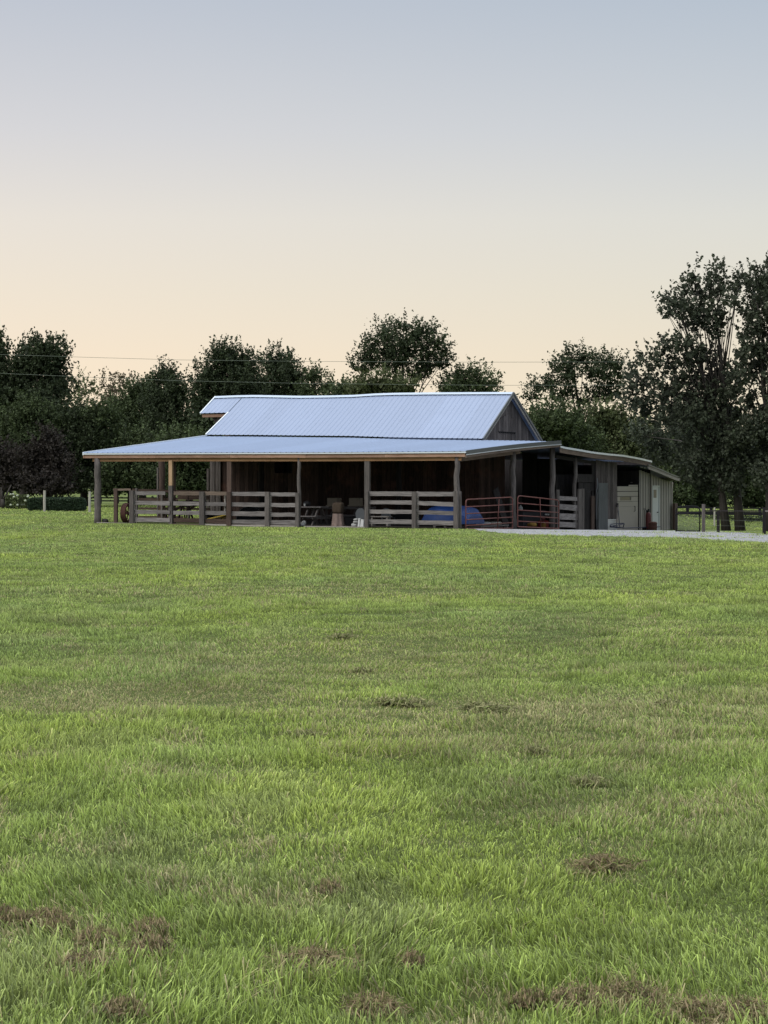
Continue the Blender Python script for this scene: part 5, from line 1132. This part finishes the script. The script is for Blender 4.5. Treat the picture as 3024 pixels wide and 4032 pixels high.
# ------------------------------------------------------------------ outer fences
def wpost(x, yb, yt, wpx, name, label, mat, group=None, Y=None, rnd=False, par=None):
    p = on_ground(x, yb) if Y is None else at_Y(x, yb, Y); k = p.y/F; h = (yb-yt)*k; w_ = wpx*k; m = MB()
    if rnd: m.tube([p-Vector((0,0,.1)), p+Vector((0,0,h*.5)), p+Vector((.01,0,h))], [w_/2, w_/2, w_*.47], 12, .5)
    else: m.wbox(p-Vector((0,0,.1)), w_, w_, h+.1, 0)
    o = m.build(name, M[mat], par, smooth_=False)
    if par is None: set_origin(o, p); tag(o, label, 'post', group)
    return o, p
wpost(175,2015,1931,10,'fence_post','pale round wooden post in front of the clipped hedge','wood_pole',rnd=True,group='pale posts in the left of the pasture')
wpost(353,2017,1935,10,'fence_post','pale round wooden post just left of the porch','wood_pole',rnd=True,group='pale posts in the left of the pasture')
# black board fence far left
def rails(r, pts, mat, th, nm='rail'):
    for a, b, h in pts:
        m = MB(); m.bar(a, b, th, h, .4); m.build(nm, M[mat], r)
Yf = 245; r = thing('board_fence', 'distant black four-board fence seen left of and through the porch', 'fence', at_Y(180,2002,Yf), 'black board fences')
for (ya, yb) in ((1957,1963),(1970,1974),(1983,1987),(1995,1999)): rails(r, [(at_Y(190,(ya+yb)/2-1,Yf), at_Y(900,(ya+yb)/2+2,Yf+6), .15)], 'black', .04)
for x in (195,262,330,398,466,534,602,670,738,806,874): p = at_Y(x,2003,Yf); m = MB(); m.wbox((p.x,p.y+.1,p.z-.3), .13, .13, 1.6); m.build('post', M['black'], r)
# right: black gate, posts, rear black fence
p = on_ground(2660,2095); YG = p.y
gt = thing('wire_gate', 'black arched metal gate with wire mesh beside the shed', 'gate', p)
P = lambda x, y: at_Y(x, y, YG)
m = MB(); arch = [(2662,2094),(2662,2016),(2663,2006),(2668,1997),(2680,1993.5),(2720,1993),(2743,1994.5),(2752,2000),(2756,2010),(2755,2095)]
m.tube([P(*q) for q in arch], .022, 8, cap=True); m.tube([P(2662,2023), P(2756,2021)], .03, 8); m.tube([P(2662,2090), P(2755,2091)], .018, 8); m.build('frame', M['black'], gt, True)
for k in range(17): x = 2664+k*5.4; m = MB(); m.tube([P(x,2024), P(x,2090)], .0035, 4); m.build('mesh_wire', M['wire'], gt)
for k in range(12): y = 2027+k*5.6; m = MB(); m.tube([P(2662,y), P(2755,y)], .0035, 4); m.build('mesh_wire', M['wire'], gt)
# front wooden fence line on the right
fr = thing('rail_fence', 'dark timber post and rail fence right of the black gate', 'fence', on_ground(2770,2096))
YF0 = on_ground(2770,2096).y
for (x, yb, yt, wpx) in ((2770,2096,1985,12),(2828,2097,2008,11),(3009,2105,1998,12),(3100,2110,2000,12)):
    wpost(x, yb, yt, wpx, 'post', None, 'dark_v' if x > 2800 else 'grey_v', par=fr)
q0, q1 = on_ground(2770,2096), on_ground(3009,2105)
rails(fr, [(at_Y(2774,2011,q0.y), at_Y(3012,2012.5,q1.y), .04)], 'dark_v', .05); rails(fr, [(at_Y(3012,2012.5,q1.y), at_Y(3110,2013,q1.y-1), .045)], 'grey_h', .05)
wpost(2813,2088,1998,7,'fence_post','thin pale post standing behind the dark rail fence','wood_pole',rnd=True,Y=116)
for k, y in enumerate((2046,2068,2088)):
    rails(fr, [(at_Y(2774,y,q0.y), at_Y(3012,y+6,q1.y), .006)], 'wire', .006, 'wire')
YR = 128; rf = thing('board_fence', 'black board fence across the field right of the shed', 'fence', at_Y(2700,2075,YR), 'black board fences')
for (ya, yb) in ((1996,2001),(2013,2026),(2037,2048)): rails(rf, [(at_Y(2560,(ya+yb)/2-1,YR), at_Y(3200,(ya+yb)/2+5,YR-3), (yb-ya)/F*YR)], 'black', .04)
for x in (2602,2707,2800,2905,2992,3080): p = at_Y(x,2070,YR); p.z = g(p.x,p.y)-.1; m = MB(); m.wbox(p, .15, .15, at_Y(x,2000,YR).z-p.z); m.build('post', M['black'], rf)
# ------------------------------------------------------------------ overhead wires
for i, (pts, lab) in enumerate(((((-60,1395),(0,1396),(350,1407),(700,1417),(1200,1423),(1900,1426),(2480,1425),(3100,1421)),'upper thin overhead wire crossing in front of the treetops'),(((-60,1467),(0,1470),(350,1485),(700,1499),(1200,1510),(1900,1517),(2480,1517),(3100,1512)),'lower thin overhead wire just above the barn ridge'))):
    m = MB(); m.tube([at_Y(x, y, 122) for x, y in pts], .010, 6); o = m.build('power_line', M['wire'], smooth_=True); tag(o, lab, 'wire', 'overhead wires')
    set_origin(o, at_Y(pts[0][0], pts[0][1], 122))
